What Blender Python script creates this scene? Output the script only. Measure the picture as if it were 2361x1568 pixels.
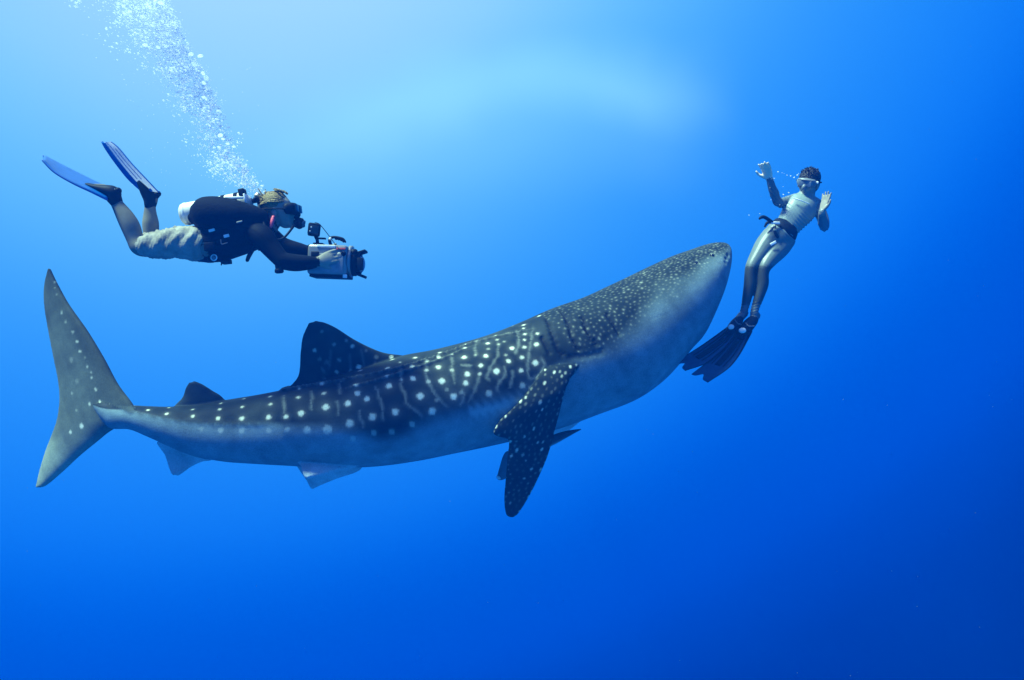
import bpy, bmesh, math, random
import numpy as np
from mathutils import Vector, Matrix, kdtree, noise as mnoise

random.seed(7)
rng = np.random.default_rng(11)
R = math.radians
scene = bpy.context.scene
for o in list(bpy.data.objects):
    bpy.data.objects.remove(o)
COL = scene.collection

# ------------------------------------------------------------------ camera
FOC = 1817.0                       # focal length in units of a 2360 x 1568 picture
CX, CY = 1180.0, 784.0
cam_d = bpy.data.cameras.new('camera')
cam = bpy.data.objects.new('camera', cam_d)
COL.objects.link(cam)
cam.location = (0, 0, 0)
cam.rotation_euler = (R(90), 0, 0)
cam_d.sensor_fit = 'HORIZONTAL'
cam_d.sensor_width = 36.0
cam_d.lens = 36.0 * FOC / 2360.0
cam_d.clip_end = 500
cam_d.clip_start = 0.05
scene.camera = cam

# ------------------------------------------------------------------ world: open water, lit from above
SUN_DIR = Vector((-0.46, -0.11, 0.87)).normalized()     # towards the sun
w = bpy.data.worlds.new('World')
scene.world = w
w.use_nodes = True
nt = w.node_tree
nt.nodes.clear()


def N(tree, kind, **kw):
    n = tree.nodes.new(kind)
    for k, v in kw.items():
        setattr(n, k, v)
    return n


def math_node(tree, op, a, b=None, c=None, clamp=False):
    n = tree.nodes.new('ShaderNodeMath')
    n.operation = op
    n.use_clamp = clamp
    for i, v in enumerate((a, b, c)):
        if v is None:
            continue
        if isinstance(v, (int, float)):
            n.inputs[i].default_value = v
        else:
            tree.links.new(v, n.inputs[i])
    return n.outputs[0]


def dot_node(tree, a, vec):
    n = tree.nodes.new('ShaderNodeVectorMath')
    n.operation = 'DOT_PRODUCT'
    tree.links.new(a, n.inputs[0])
    n.inputs[1].default_value = tuple(vec)
    return n.outputs['Value']


def smooth_node(tree, v, lo, hi):
    n = tree.nodes.new('ShaderNodeMapRange')
    n.interpolation_type = 'SMOOTHSTEP'
    tree.links.new(v, n.inputs['Value'])
    n.inputs['From Min'].default_value = lo
    n.inputs['From Max'].default_value = hi
    return n.outputs['Result']


def s2l(c):
    return tuple(((v / 255) / 12.92 if v / 255 <= 0.04045 else (((v / 255) + 0.055) / 1.055) ** 2.4) for v in c)


tc = N(nt, 'ShaderNodeTexCoord')
gen = tc.outputs['Generated']
# glow of the water column: brightest towards the sunlit upper left, dark blue towards the lower right
GLOW = Vector((-0.374, 1.0, 0.817)).normalized()
s_val = dot_node(nt, gen, GLOW)
fac = math_node(nt, 'MULTIPLY_ADD', s_val, 0.5, 0.5, clamp=True)
ramp = N(nt, 'ShaderNodeValToRGB')
nt.links.new(fac, ramp.inputs['Fac'])
cr = ramp.color_ramp
cr.interpolation = 'B_SPLINE'
STOPS = [(-1.0, (50, 150, 245)), (-0.3, (16, 120, 236)), (-0.05, (0, 84, 200)), (0.10, (0, 48, 146)), (0.24, (0, 34, 122)), (0.36, (0, 50, 156)), (0.43, (0, 66, 184)),  # water behind and below the camera is brightened as added fill light
         (0.475, (0, 76, 202)), (0.53, (0, 82, 204)), (0.585, (0, 96, 220)), (0.64, (14, 120, 238)), (0.70, (30, 136, 243)), (0.76, (46, 150, 247)),
         (0.82, (68, 168, 250)), (0.88, (106, 197, 252)), (0.93, (144, 216, 254)), (1.0, (192, 234, 255))]
while len(cr.elements) < len(STOPS):
    cr.elements.new(0.5)
for e, (p, c) in zip(cr.elements, STOPS):
    e.position = p * 0.5 + 0.5
    e.color = (*s2l(c), 1)
# the pale arc where a swell of the surface catches the light
ARC_AX = Vector(((1280 - CX) / FOC, 1, (CY - 1400) / FOC)).normalized()
ang0 = math_node(nt, 'ARCCOSINE', dot_node(nt, gen, ARC_AX))
wob = N(nt, 'ShaderNodeTexNoise')
wob.inputs['Scale'].default_value = 7.0
nt.links.new(gen, wob.inputs['Vector'])
ang = math_node(nt, 'MULTIPLY_ADD', math_node(nt, 'SUBTRACT', wob.outputs['Fac'], 0.5), R(3.5), ang0)
R_ARC = R(38.3)

outer = smooth_node(nt, ang, R_ARC + R(2.6), R_ARC - R(2.4))
inner = math_node(nt, 'ADD', math_node(nt, 'MULTIPLY', smooth_node(nt, ang, R_ARC - R(11.0), R_ARC - R(1.0)), 0.4), math_node(nt, 'MULTIPLY', smooth_node(nt, ang, R_ARC - R(5.0), R_ARC - R(1.0)), 0.6))
side = smooth_node(nt, dot_node(nt, gen, (1, 0, 0)), 0.285, 0.15)
side2 = smooth_node(nt, dot_node(nt, gen, (1, 0, 0)), -0.42, -0.08)
upm = smooth_node(nt, dot_node(nt, gen, (0, 0, 1)), 0.10, 0.22)
wave = N(nt, 'ShaderNodeTexNoise')
wave.inputs['Scale'].default_value = 5.0
nt.links.new(gen, wave.inputs['Vector'])
wv = math_node(nt, 'MULTIPLY_ADD', wave.outputs['Fac'], 0.9, 0.55)
arc = math_node(nt, 'MULTIPLY', math_node(nt, 'MULTIPLY', outer, inner), math_node(nt, 'MULTIPLY', math_node(nt, 'MULTIPLY', side, side2), math_node(nt, 'MULTIPLY', upm, wv)))
bg_water = N(nt, 'ShaderNodeBackground')
mixc = N(nt, 'ShaderNodeMixRGB', blend_type='MIX')
nt.links.new(math_node(nt, 'MULTIPLY', arc, 0.50), mixc.inputs['Fac'])
nt.links.new(ramp.outputs['Color'], mixc.inputs['Color1'])
mixc.inputs['Color2'].default_value = (*s2l((164, 242, 255)), 1)
nt.links.new(mixc.outputs['Color'], bg_water.inputs['Color'])
bg_water.inputs['Strength'].default_value = 0.42
# the sky itself, seen refracted inside the window overhead
sep = N(nt, 'ShaderNodeSeparateXYZ')
nt.links.new(gen, sep.inputs[0])
rx = math_node(nt, 'MULTIPLY', sep.outputs['X'], 1.33)
ry = math_node(nt, 'MULTIPLY', sep.outputs['Y'], 1.33)
rz = math_node(nt, 'SQRT', math_node(nt, 'MAXIMUM', math_node(nt, 'SUBTRACT', 1.0, math_node(nt, 'ADD', math_node(nt, 'MULTIPLY', rx, rx), math_node(nt, 'MULTIPLY', ry, ry))), 0.003))
comb = N(nt, 'ShaderNodeCombineXYZ')
for i, v in enumerate((rx, ry, rz)):
    nt.links.new(v, comb.inputs[i])
sky = N(nt, 'ShaderNodeTexSky', sky_type='NISHITA')
sky.sun_disc = False
sky.sun_elevation = math.asin(SUN_DIR.z)
sky.sun_rotation = math.atan2(SUN_DIR.x, SUN_DIR.y)
nt.links.new(comb.outputs[0], sky.inputs['Vector'])
bg_sky = N(nt, 'ShaderNodeBackground')
nt.links.new(sky.outputs['Color'], bg_sky.inputs['Color'])
nt.links.new(math_node(nt, 'MULTIPLY', smooth_node(nt, sep.outputs['Z'], 0.60, 0.82), 0.06), bg_sky.inputs['Strength'])
addw = N(nt, 'ShaderNodeAddShader')
nt.links.new(bg_water.outputs[0], addw.inputs[0])
nt.links.new(bg_sky.outputs[0], addw.inputs[1])
wo = N(nt, 'ShaderNodeOutputWorld')
nt.links.new(addw.outputs[0], wo.inputs['Surface'])

# ------------------------------------------------------------------ sun
sun_d = bpy.data.lights.new('sun', 'SUN')
sun_d.energy = 5.0
sun_d.angle = R(14.0)
sun_d.color = (0.66, 1.0, 0.74)
sun = bpy.data.objects.new('sun', sun_d)
COL.objects.link(sun)
sun.rotation_euler = SUN_DIR.to_track_quat('Z', 'Y').to_euler()

vs = scene.view_settings
vs.view_transform = 'Standard'
vs.look = 'None'
vs.exposure = 1.25
vs.gamma = 1
vs.use_curve_mapping = False
scene.cycles.use_denoising = True
scene.cycles.max_bounces = 10
scene.cycles.diffuse_bounces = 6
scene.cycles.transmission_bounces = 8
scene.cycles.volume_bounces = 1
scene.cycles.transparent_max_bounces = 24
scene.cycles.caustics_reflective = False
scene.cycles.caustics_refractive = False

# ------------------------------------------------------------------ materials


def new_mat(name):
    m = bpy.data.materials.new(name)
    m.use_nodes = True
    t = m.node_tree
    b = t.nodes['Principled BSDF']
    return m, t, b


def mat(name, color, rough=0.5, metal=0.0, spec=0.3, var=0.18, scale=30.0, bump=0.0, bscale=120.0):
    m, t, b = new_mat(name)
    tcn = N(t, 'ShaderNodeTexCoord')
    nz = N(t, 'ShaderNodeTexNoise')
    nz.inputs['Scale'].default_value = scale
    nz.inputs['Detail'].default_value = 5
    t.links.new(tcn.outputs['Object'], nz.inputs['Vector'])
    mr = N(t, 'ShaderNodeMapRange')
    t.links.new(nz.outputs['Fac'], mr.inputs['Value'])
    mr.inputs['From Min'].default_value = 0.3
    mr.inputs['From Max'].default_value = 0.7
    mr.inputs['To Min'].default_value = 1 - var
    mr.inputs['To Max'].default_value = 1 + var
    mx = N(t, 'ShaderNodeVectorMath', operation='SCALE')
    mx.inputs[0].default_value = color
    t.links.new(mr.outputs['Result'], mx.inputs['Scale'])
    t.links.new(mx.outputs[0], b.inputs['Base Color'])
    b.inputs['Roughness'].default_value = rough
    b.inputs['Metallic'].default_value = metal
    b.inputs['Specular IOR Level'].default_value = spec
    if bump:
        nb = N(t, 'ShaderNodeTexNoise')
        nb.inputs['Scale'].default_value = bscale
        nb.inputs['Detail'].default_value = 4
        t.links.new(tcn.outputs['Object'], nb.inputs['Vector'])
        bp = N(t, 'ShaderNodeBump')
        bp.inputs['Strength'].default_value = bump
        bp.inputs['Distance'].default_value = 0.01
        t.links.new(nb.outputs['Fac'], bp.inputs['Height'])
        t.links.new(bp.outputs[0], b.inputs['Normal'])
    return m


def attr_mat(name, rough=0.5, spec=0.2, var=0.25, scale=26.0, bump=0.25, bscale=90.0, fine=0.15):
    """colour comes from the pigment stored on the mesh, broken up by noise"""
    m, t, b = new_mat(name)
    at = N(t, 'ShaderNodeAttribute', attribute_name='col')
    tcn = N(t, 'ShaderNodeTexCoord')

    def nz(sc, det):
        n = N(t, 'ShaderNodeTexNoise')
        n.inputs['Scale'].default_value = sc
        n.inputs['Detail'].default_value = det
        t.links.new(tcn.outputs['Object'], n.inputs['Vector'])
        return n.outputs['Fac']
    a = math_node(t, 'MULTIPLY_ADD', math_node(t, 'SUBTRACT', nz(scale, 6), 0.5), var * 4, 1.0)
    f = math_node(t, 'MULTIPLY_ADD', math_node(t, 'SUBTRACT', nz(scale * 9, 3), 0.5), fine * 4, 1.0)
    mx = N(t, 'ShaderNodeVectorMath', operation='SCALE')
    t.links.new(at.outputs['Color'], mx.inputs[0])
    t.links.new(math_node(t, 'MAXIMUM', math_node(t, 'MULTIPLY', a, f), 0.2), mx.inputs['Scale'])
    t.links.new(mx.outputs[0], b.inputs['Base Color'])
    b.inputs['Roughness'].default_value = rough
    b.inputs['Specular IOR Level'].default_value = spec
    if bump:
        bp = N(t, 'ShaderNodeBump')
        bp.inputs['Strength'].default_value = bump
        bp.inputs['Distance'].default_value = 0.008
        t.links.new(nz(bscale, 5), bp.inputs['Height'])
        t.links.new(bp.outputs[0], b.inputs['Normal'])
    return m


M_shark = attr_mat('shark_skin', rough=0.6, spec=0.04, var=0.14, scale=14, bump=0.12, bscale=70, fine=0.2)
M_body = attr_mat('skin_and_suit', rough=0.6, spec=0.02, var=0.12, scale=22, bump=0.12, bscale=160, fine=0.08)
M_suit = attr_mat('satin_suit', rough=0.40, spec=0.32, var=0.10, scale=22, bump=0.08, bscale=140, fine=0.06)
M_black = mat('black_rubber', (0.006, 0.011, 0.020), 0.55, spec=0.08, bump=0.1)
M_nylon = mat('black_nylon', (0.006, 0.009, 0.016), 0.75, spec=0.03, bump=0.4, bscale=60)
M_grey = mat('grey_plastic', (0.16, 0.17, 0.18), 0.45)
M_white = mat('white_plastic', (0.78, 0.78, 0.72), 0.4)
M_tank = mat('white_painted_tank', (0.66, 0.64, 0.55), 0.35, var=0.06, spec=0.4)
M_silver = mat('silver_housing', (0.24, 0.25, 0.25), 0.33, metal=0.55, var=0.1)
M_brass = mat('worn_brass', (0.5, 0.44, 0.28), 0.4, metal=0.6)
M_pink = mat('pink_hose', (0.75, 0.10, 0.16), 0.5)
M_short = mat('khaki_cotton', (0.27, 0.26, 0.22), 0.85, spec=0.05, var=0.28, scale=16, bump=0.5, bscale=38)
M_hair = mat('blond_hair', (0.22, 0.155, 0.06), 0.6, var=0.4, scale=90, bump=0.6, bscale=150)
M_dhair = mat('dark_hair', (0.009, 0.009, 0.010), 0.45, var=0.5, scale=90, bump=0.9, bscale=110)
M_finb = mat('blue_fin_blade', (0.0, 0.09, 0.34), 0.4, var=0.12)
M_panel = bpy.data.materials.new('translucent_white_panel')
M_panel.use_nodes = True
_t = M_panel.node_tree
_t.nodes.clear()
_n = N(_t, 'ShaderNodeTexNoise')
_n.inputs['Scale'].default_value = 25
_r = N(_t, 'ShaderNodeMapRange')
_t.links.new(_n.outputs['Fac'], _r.inputs['Value'])
_r.inputs['To Min'].default_value = 0.62
_r.inputs['To Max'].default_value = 0.88
_a, _b, _m, _o = N(_t, 'ShaderNodeBsdfDiffuse'), N(_t, 'ShaderNodeBsdfTranslucent'), N(_t, 'ShaderNodeMixShader'), N(_t, 'ShaderNodeOutputMaterial')
_t.links.new(_r.outputs['Result'], _a.inputs['Color'])
_t.links.new(_r.outputs['Result'], _b.inputs['Color'])
_m.inputs[0].default_value = 0.6
_t.links.new(_a.outputs[0], _m.inputs[1])
_t.links.new(_b.outputs[0], _m.inputs[2])
_t.links.new(_m.outputs[0], _o.inputs['Surface'])
M_fing = mat('grey_fin_blade', (0.018, 0.060, 0.12), 0.5, spec=0.1, var=0.15)
M_red = mat('red_sticker', (0.6, 0.08, 0.08), 0.5)
M_lens = mat('dark_lens', (0.01, 0.015, 0.02), 0.08, spec=0.8)
M_glass = mat('mask_lens', (0.16, 0.19, 0.21), 0.08, spec=0.8)
M_dome = mat('dome_port', (0.22, 0.26, 0.30), 0.12, spec=0.7)
M_eye = mat('eye_black', (0.008, 0.008, 0.01), 0.15, spec=0.5)
M_screen = mat('screen_glass', (0.02, 0.025, 0.03), 0.12, spec=0.6)
M_remora = attr_mat('remora_skin', rough=0.5, spec=0.15, var=0.1, bump=0.1)
M_scl = mat('eye_white', (0.7, 0.7, 0.68), 0.3)


def bubble_mat(name, alpha):
    """white scattering film of air, see-through in the middle, brighter at the rim"""
    m = bpy.data.materials.new(name)
    m.use_nodes = True
    t = m.node_tree
    t.nodes.clear()
    lw = N(t, 'ShaderNodeLayerWeight')
    lw.inputs['Blend'].default_value = 0.4
    tr = N(t, 'ShaderNodeBsdfTransparent')
    tl = N(t, 'ShaderNodeBsdfTranslucent')
    tl.inputs['Color'].default_value = (0.96, 0.98, 0.98, 1)
    df = N(t, 'ShaderNodeBsdfDiffuse')
    nzz = N(t, 'ShaderNodeTexNoise')
    nzz.inputs['Scale'].default_value = 40
    rp = N(t, 'ShaderNodeMapRange')
    t.links.new(nzz.outputs['Fac'], rp.inputs['Value'])
    rp.inputs['To Min'].default_value = 0.86
    rp.inputs['To Max'].default_value = 1.0
    t.links.new(rp.outputs['Result'], df.inputs['Color'])
    a = N(t, 'ShaderNodeMixShader')
    a.inputs[0].default_value = 0.55
    t.links.new(df.outputs[0], a.inputs[1])
    t.links.new(tl.outputs[0], a.inputs[2])
    b = N(t, 'ShaderNodeMixShader')
    t.links.new(math_node(t, 'MULTIPLY_ADD', lw.outputs['Facing'], 0.4, alpha, clamp=True), b.inputs[0])
    t.links.new(tr.outputs[0], b.inputs[1])
    t.links.new(a.outputs[0], b.inputs[2])
    o = N(t, 'ShaderNodeOutputMaterial')
    t.links.new(b.outputs[0], o.inputs['Surface'])
    return m


M_bub = bubble_mat('air_bubble', 0.45)
M_bubs = bubble_mat('fine_bubbles', 0.5)

# ------------------------------------------------------------------ geometry helpers


def W(x, y, d):
    """a point of the picture (2360 wide) at d metres in front of the camera, as metres"""
    return np.array(((x - CX) / FOC * d, d, (CY - y) / FOC * d))


def px(d):
    return d / FOC                 # metres per picture unit at d metres


def catmull(P, n):
    """resample rows of keys smoothly: n steps per span"""
    P = np.asarray(P, float)
    if len(P) == 2:
        t = np.linspace(0, 1, n + 1)[:, None]
        return P[0] * (1 - t) + P[1] * t
    Q = np.vstack([2 * P[0] - P[1], P, 2 * P[-1] - P[-2]])
    out = []
    for i in range(1, len(Q) - 2):
        p0, p1, p2, p3 = Q[i - 1], Q[i], Q[i + 1], Q[i + 2]
        for k in range(n):
            t = k / n
            out.append(0.5 * ((2 * p1) + (-p0 + p2) * t + (2 * p0 - 5 * p1 + 4 * p2 - p3) * t * t + (-p0 + 3 * p1 - 3 * p2 + p3) * t ** 3))
    out.append(P[-1])
    return np.array(out)


class Shell:
    def __init__(s, v, f, c=(0.5, 0.5, 0.5)):
        s.v = np.asarray(v, float)
        s.f = f
        c = np.asarray(c, float)
        s.c = np.tile(c, (len(s.v), 1)) if c.ndim == 1 else c


def rings_shell(rings, c, closed_caps=True):
    """rings: (n, m, 3) → closed tube"""
    n, m, _ = rings.shape
    v = rings.reshape(-1, 3)
    f = []
    for i in range(n - 1):
        a, b = i * m, (i + 1) * m
        for k in range(m):
            k2 = (k + 1) % m
            f.append((a + k, a + k2, b + k2, b + k))
    if closed_caps:
        v = np.vstack([v, rings[0].mean(0), rings[-1].mean(0)])
        p, q = n * m, n * m + 1
        for k in range(m):
            k2 = (k + 1) % m
            f.append((p, k2, k))
            f.append((q, (n - 1) * m + k, (n - 1) * m + k2))
    return Shell(v, f, c)


def tube(P, ra, rb=None, c=(0.5, 0.5, 0.5), n=5, m=18, ref=(0, 1, 0), cap=True):
    """P: world points, ra radius across the picture, rb radius along ref"""
    P = np.asarray(P, float)
    ra = np.asarray(ra, float) * np.ones(len(P))
    rb = ra if rb is None else np.asarray(rb, float) * np.ones(len(P))
    K = catmull(np.column_stack([P, ra, rb]), n)
    C, A, B = K[:, :3], np.maximum(K[:, 3], 1e-4), np.maximum(K[:, 4], 1e-4)
    T = np.gradient(C, axis=0)
    T /= np.linalg.norm(T, axis=1)[:, None] + 1e-12
    ref = np.asarray(ref, float)
    if abs(np.dot((P[-1] - P[0]) / (np.linalg.norm(P[-1] - P[0]) + 1e-9), ref)) > 0.92:
        ref = np.array((0, 0, 1.0)) if abs(ref[2]) < 0.5 else np.array((0, 1.0, 0))
    a = np.cross(T, ref)
    a /= np.linalg.norm(a, axis=1)[:, None] + 1e-12
    b = np.cross(a, T)
    if cap:                          # rounded ends
        Cs, As, Bs, aa, bb = [], [], [], [], []
        for end in (0, -1):
            rows = []
            for q in (0.999, 0.86, 0.5):
                h = math.sqrt(1 - q * q)
                rr = min(A[end], B[end])
                off = T[end] * rr * q * (-1 if end == 0 else 1)
                rows.append((C[end] + off, A[end] * h, B[end] * h, a[end], b[end]))
            if end == -1:
                rows = rows[::-1]
            Cs.append(rows)
        pre, post = Cs
        C = np.vstack([[r[0] for r in pre], C, [r[0] for r in post]])
        A = np.concatenate([[r[1] for r in pre], A, [r[1] for r in post]])
        B = np.concatenate([[r[2] for r in pre], B, [r[2] for r in post]])
        a = np.vstack([[r[3] for r in pre], a, [r[3] for r in post]])
        b = np.vstack([[r[4] for r in pre], b, [r[4] for r in post]])
    th = np.linspace(0, 2 * np.pi, m, endpoint=False)
    rings = C[:, None] + a[:, None] * (A[:, None] * np.cos(th))[:, :, None] + b[:, None] * (B[:, None] * np.sin(th))[:, :, None]
    return rings_shell(rings, c)


def limb(keys, c=(0.5, 0.5, 0.5), n=5, m=18):
    """keys: (x, y, d, r[, r_depth]) in picture units and metres of distance"""
    P = [W(k[0], k[1], k[2]) for k in keys]
    ra = [k[3] * px(k[2]) for k in keys]
    rb = [(k[4] if len(k) > 4 else k[3]) * px(k[2]) for k in keys]
    return tube(P, ra, rb, c, n, m)


def ellipsoid(C, axes, c=(0.5, 0.5, 0.5), nu=16, nv=12):
    """axes: three vectors (half axes)"""
    C = np.asarray(C, float)
    A = np.asarray(axes, float)
    rings = []
    for i in range(nv):
        ph = np.pi * (i + 0.5) / nv
        ring = [C + A[0] * math.sin(ph) * math.cos(t) + A[1] * math.sin(ph) * math.sin(t) + A[2] * math.cos(ph) for t in np.linspace(0, 2 * np.pi, nu, endpoint=False)]
        rings.append(ring)
    return rings_shell(np.array(rings), c)


def lathe(O, axis, prof, c=(0.5, 0.5, 0.5), m=28):
    """prof: (distance along axis, radius)"""
    O = np.asarray(O, float)
    ax = np.asarray(axis, float)
    ax = ax / np.linalg.norm(ax)
    ref = np.array((0, 1.0, 0)) if abs(ax[1]) < 0.9 else np.array((1.0, 0, 0))
    a = np.cross(ax, ref)
    a /= np.linalg.norm(a)
    b = np.cross(a, ax)
    th = np.linspace(0, 2 * np.pi, m, endpoint=False)
    rings = np.array([[O + ax * t + a * r * math.cos(q) + b * r * math.sin(q) for q in th] for t, r in prof])
    return rings_shell(rings, c)


def box(C, ax, half, c=(0.5, 0.5, 0.5)):
    C = np.asarray(C, float)
    ax = np.asarray(ax, float)
    v = []
    for i in (-1, 1):
        for j in (-1, 1):
            for k in (-1, 1):
                v.append(C + ax[0] * half[0] * i + ax[1] * half[1] * j + ax[2] * half[2] * k)
    f = [(0, 1, 3, 2), (4, 6, 7, 5), (0, 4, 5, 1), (2, 3, 7, 6), (0, 2, 6, 4), (1, 5, 7, 3)]
    return Shell(v, f, c)


def sheet(L, Rr, thick, nt=8, nc=14, edge=0.0, c=(0.5, 0.5, 0.5), notch=0.0, camber=0.0, prof=0.5):
    """a fin between two edges given as matching lists of world points; airfoil thickness"""
    K = catmull(np.column_stack([np.asarray(L, float), np.asarray(Rr, float), np.asarray(thick, float) * np.ones(len(L))]), nt)
    n = len(K)
    cs = 0.5 - 0.5 * np.cos(np.linspace(0, np.pi, nc))
    A, B, th = K[:, :3], K[:, 3:6], K[:, 6]
    S = A[:, None] * (1 - cs)[None, :, None] + B[:, None] * cs[None, :, None]
    if notch:
        span = np.gradient((A + B) / 2, axis=0)
        span /= np.linalg.norm(span, axis=1)[:, None] + 1e-9
        tt = np.linspace(0, 1, n) ** 10
        bump = np.exp(-((cs - 0.42) / 0.16) ** 2)
        S = S - span[:, None] * (notch * tt[:, None] * bump[None, :])[:, :, None]
    du = np.gradient(S, axis=0)
    dc = np.gradient(S, axis=1)
    nrm = np.cross(du, dc)
    nn = nrm.reshape(-1, 3).sum(0)
    nn /= np.linalg.norm(nn) + 1e-12
    ln = np.linalg.norm(nrm, axis=2, keepdims=True)
    nrm = np.where(ln > 1e-9, nrm / np.maximum(ln, 1e-9), nn)
    h = th[:, None] * (np.sqrt(np.maximum(cs, 0)) * (1 - cs) ** 0.8 * 1.75)[None, :] if prof == 0.5 else th[:, None] * np.ones(nc)[None, :]
    if camber:
        S = S + nrm * (camber * 4 * cs * (1 - cs))[None, :, None]
    h = h + edge
    top = S + nrm * h[:, :, None]
    bot = S - nrm * h[:, :, None]
    v = np.vstack([top.reshape(-1, 3), bot.reshape(-1, 3)])
    off = n * nc
    f = []
    for i in range(n - 1):
        for j in range(nc - 1):
            a = i * nc + j
            f.append((a, a + 1, a + nc + 1, a + nc))
            f.append((off + a, off + a + nc, off + a + nc + 1, off + a + 1))
    for i in range(n - 1):
        a = i * nc
        f.append((a, a + nc, off + a + nc, off + a))
        a = i * nc + nc - 1
        f.append((a, off + a, off + a + nc, a + nc))
    for j in range(nc - 1):
        f.append((j, off + j, off + j + 1, j + 1))
        a = (n - 1) * nc + j
        f.append((a, a + 1, off + a + 1, off + a))
    return Shell(v, f, c)


def mesh_from(shells, name, with_col=False, recalc=True):
    if isinstance(shells, Shell):
        shells = [shells]
    v = np.vstack([s.v for s in shells])
    faces = []
    off = 0
    for s in shells:
        faces += [tuple(i + off for i in f) for f in s.f]
        off += len(s.v)
    me = bpy.data.meshes.new(name)
    me.from_pydata(v.tolist(), [], faces)
    if recalc:
        bm = bmesh.new()
        bm.from_mesh(me)
        bmesh.ops.recalc_face_normals(bm, faces=bm.faces[:])
        bm.to_mesh(me)
        bm.free()
    if with_col:
        set_col(me, np.vstack([s.c for s in shells]))
    return me


def set_col(me, c):
    at = me.color_attributes.get('col') or me.color_attributes.new('col', 'FLOAT_COLOR', 'POINT')
    at.data.foreach_set('color', np.column_stack([c, np.ones(len(c))]).astype(np.float32).ravel())


def smooth(me):
    me.polygons.foreach_set('use_smooth', np.ones(len(me.polygons), bool))
    me.update()


def link(name, me, m, parent=None, flat=False):
    o = bpy.data.objects.new(name, me)
    COL.objects.link(o)
    if m is not None:
        me.materials.append(m)
    if not flat:
        smooth(me)
    if parent is not None:
        o.parent = parent
        o.matrix_parent_inverse = Matrix.Translation(parent.location).inverted() if parent.type == 'EMPTY' else Matrix.Identity(4)
    return o


def part(name, shells, m, parent, flat=False, bevel=0.0, col=False, label=None):
    me = mesh_from(shells, name, with_col=col)
    o = link(name, me, m, parent, flat)
    if bevel:
        b = o.modifiers.new('bevel', 'BEVEL')
        b.width = bevel
        b.segments = 3
        b.limit_method = 'ANGLE'
    if label:
        o['label'] = label
    return o


def root(name, loc, label, cat, group=None):
    o = bpy.data.objects.new(name, None)
    COL.objects.link(o)
    o.location = tuple(loc)
    o['label'] = label
    o['category'] = cat
    if group:
        o['group'] = group
    return o


def tag(o, label, cat, group=None):
    o['label'] = label
    o['category'] = cat
    if group:
        o['group'] = group


def fuse(shells, name, voxel, iters=3, colour_k=1):
    """one continuous skin grown over overlapping shells; pigment is carried over from the nearest shell point"""
    me = mesh_from(shells, name)
    o = bpy.data.objects.new(name + '_source', me)
    COL.objects.link(o)
    r = o.modifiers.new('r', 'REMESH')
    r.mode = 'VOXEL'
    r.voxel_size = voxel
    if iters:
        s = o.modifiers.new('s', 'SMOOTH')
        s.factor = 0.5
        s.iterations = iters
    dg = bpy.context.evaluated_depsgraph_get()
    out = bpy.data.meshes.new_from_object(o.evaluated_get(dg))
    bpy.data.objects.remove(o)
    src = np.vstack([s.v for s in shells])
    col = np.vstack([s.c for s in shells])
    kd = kdtree.KDTree(len(src))
    for i, p in enumerate(src):
        kd.insert(p, i)
    kd.balance()
    n = len(out.vertices)
    co = np.empty(n * 3, np.float32)
    out.vertices.foreach_get('co', co)
    co = co.reshape(-1, 3)
    res = np.zeros((n, 3))
    if colour_k == 1:
        res = col[np.fromiter((kd.find(p)[1] for p in co.tolist()), int, n)]
    else:
        for i, p in enumerate(co.tolist()):
            hits = kd.find_n(p, colour_k)
            wt = [1.0 / (h[2] + 0.0008) ** 2 for h in hits]
            sw = sum(wt)
            res[i] = sum(col[h[1]] * (q / sw) for h, q in zip(hits, wt))
    out.name = name
    set_col(out, res)
    return out, co, res


def displace(me, fn):
    """move points along their normals by fn(points, normals)"""
    n = len(me.vertices)
    co = np.empty(n * 3, np.float32)
    me.vertices.foreach_get('co', co)
    no = np.empty(n * 3, np.float32)
    me.vertex_normals.foreach_get('vector', no)
    co = co.reshape(-1, 3)
    no = no.reshape(-1, 3)
    co = co + no * fn(co, no)[:, None]
    me.vertices.foreach_set('co', co.astype(np.float32).ravel())
    me.update()


def proj(v):
    return np.column_stack([CX + v[:, 0] / v[:, 1] * FOC, CY - v[:, 2] / v[:, 1] * FOC])


def sstep(x, a, b):
    t = np.clip((x - a) / (b - a), 0, 1)
    return t * t * (3 - 2 * t)


# ------------------------------------------------------------------ the water's haze: one box round camera and scene
hz = mesh_from(box((0, 3.6, 0.0), np.eye(3), (5.2, 5.4, 3.6)), 'haze')
hm = bpy.data.materials.new('clear_blue_water')
hm.use_nodes = True
ht = hm.node_tree
ht.nodes.clear()
pv = N(ht, 'ShaderNodeVolumePrincipled')
pv.inputs['Color'].default_value = (0.0, 0.20, 1.0, 1)
pv.inputs['Density'].default_value = 0.014
pv.inputs['Anisotropy'].default_value = 0.0
hmo = N(ht, 'ShaderNodeOutputMaterial')
ht.links.new(pv.outputs[0], hmo.inputs['Volume'])
ho = link('haze', hz, hm, flat=True)
ho['kind'] = 'stuff'
ho['label'] = 'clear blue sea water filling the whole scene'
ho.display_type = 'WIRE'

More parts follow.
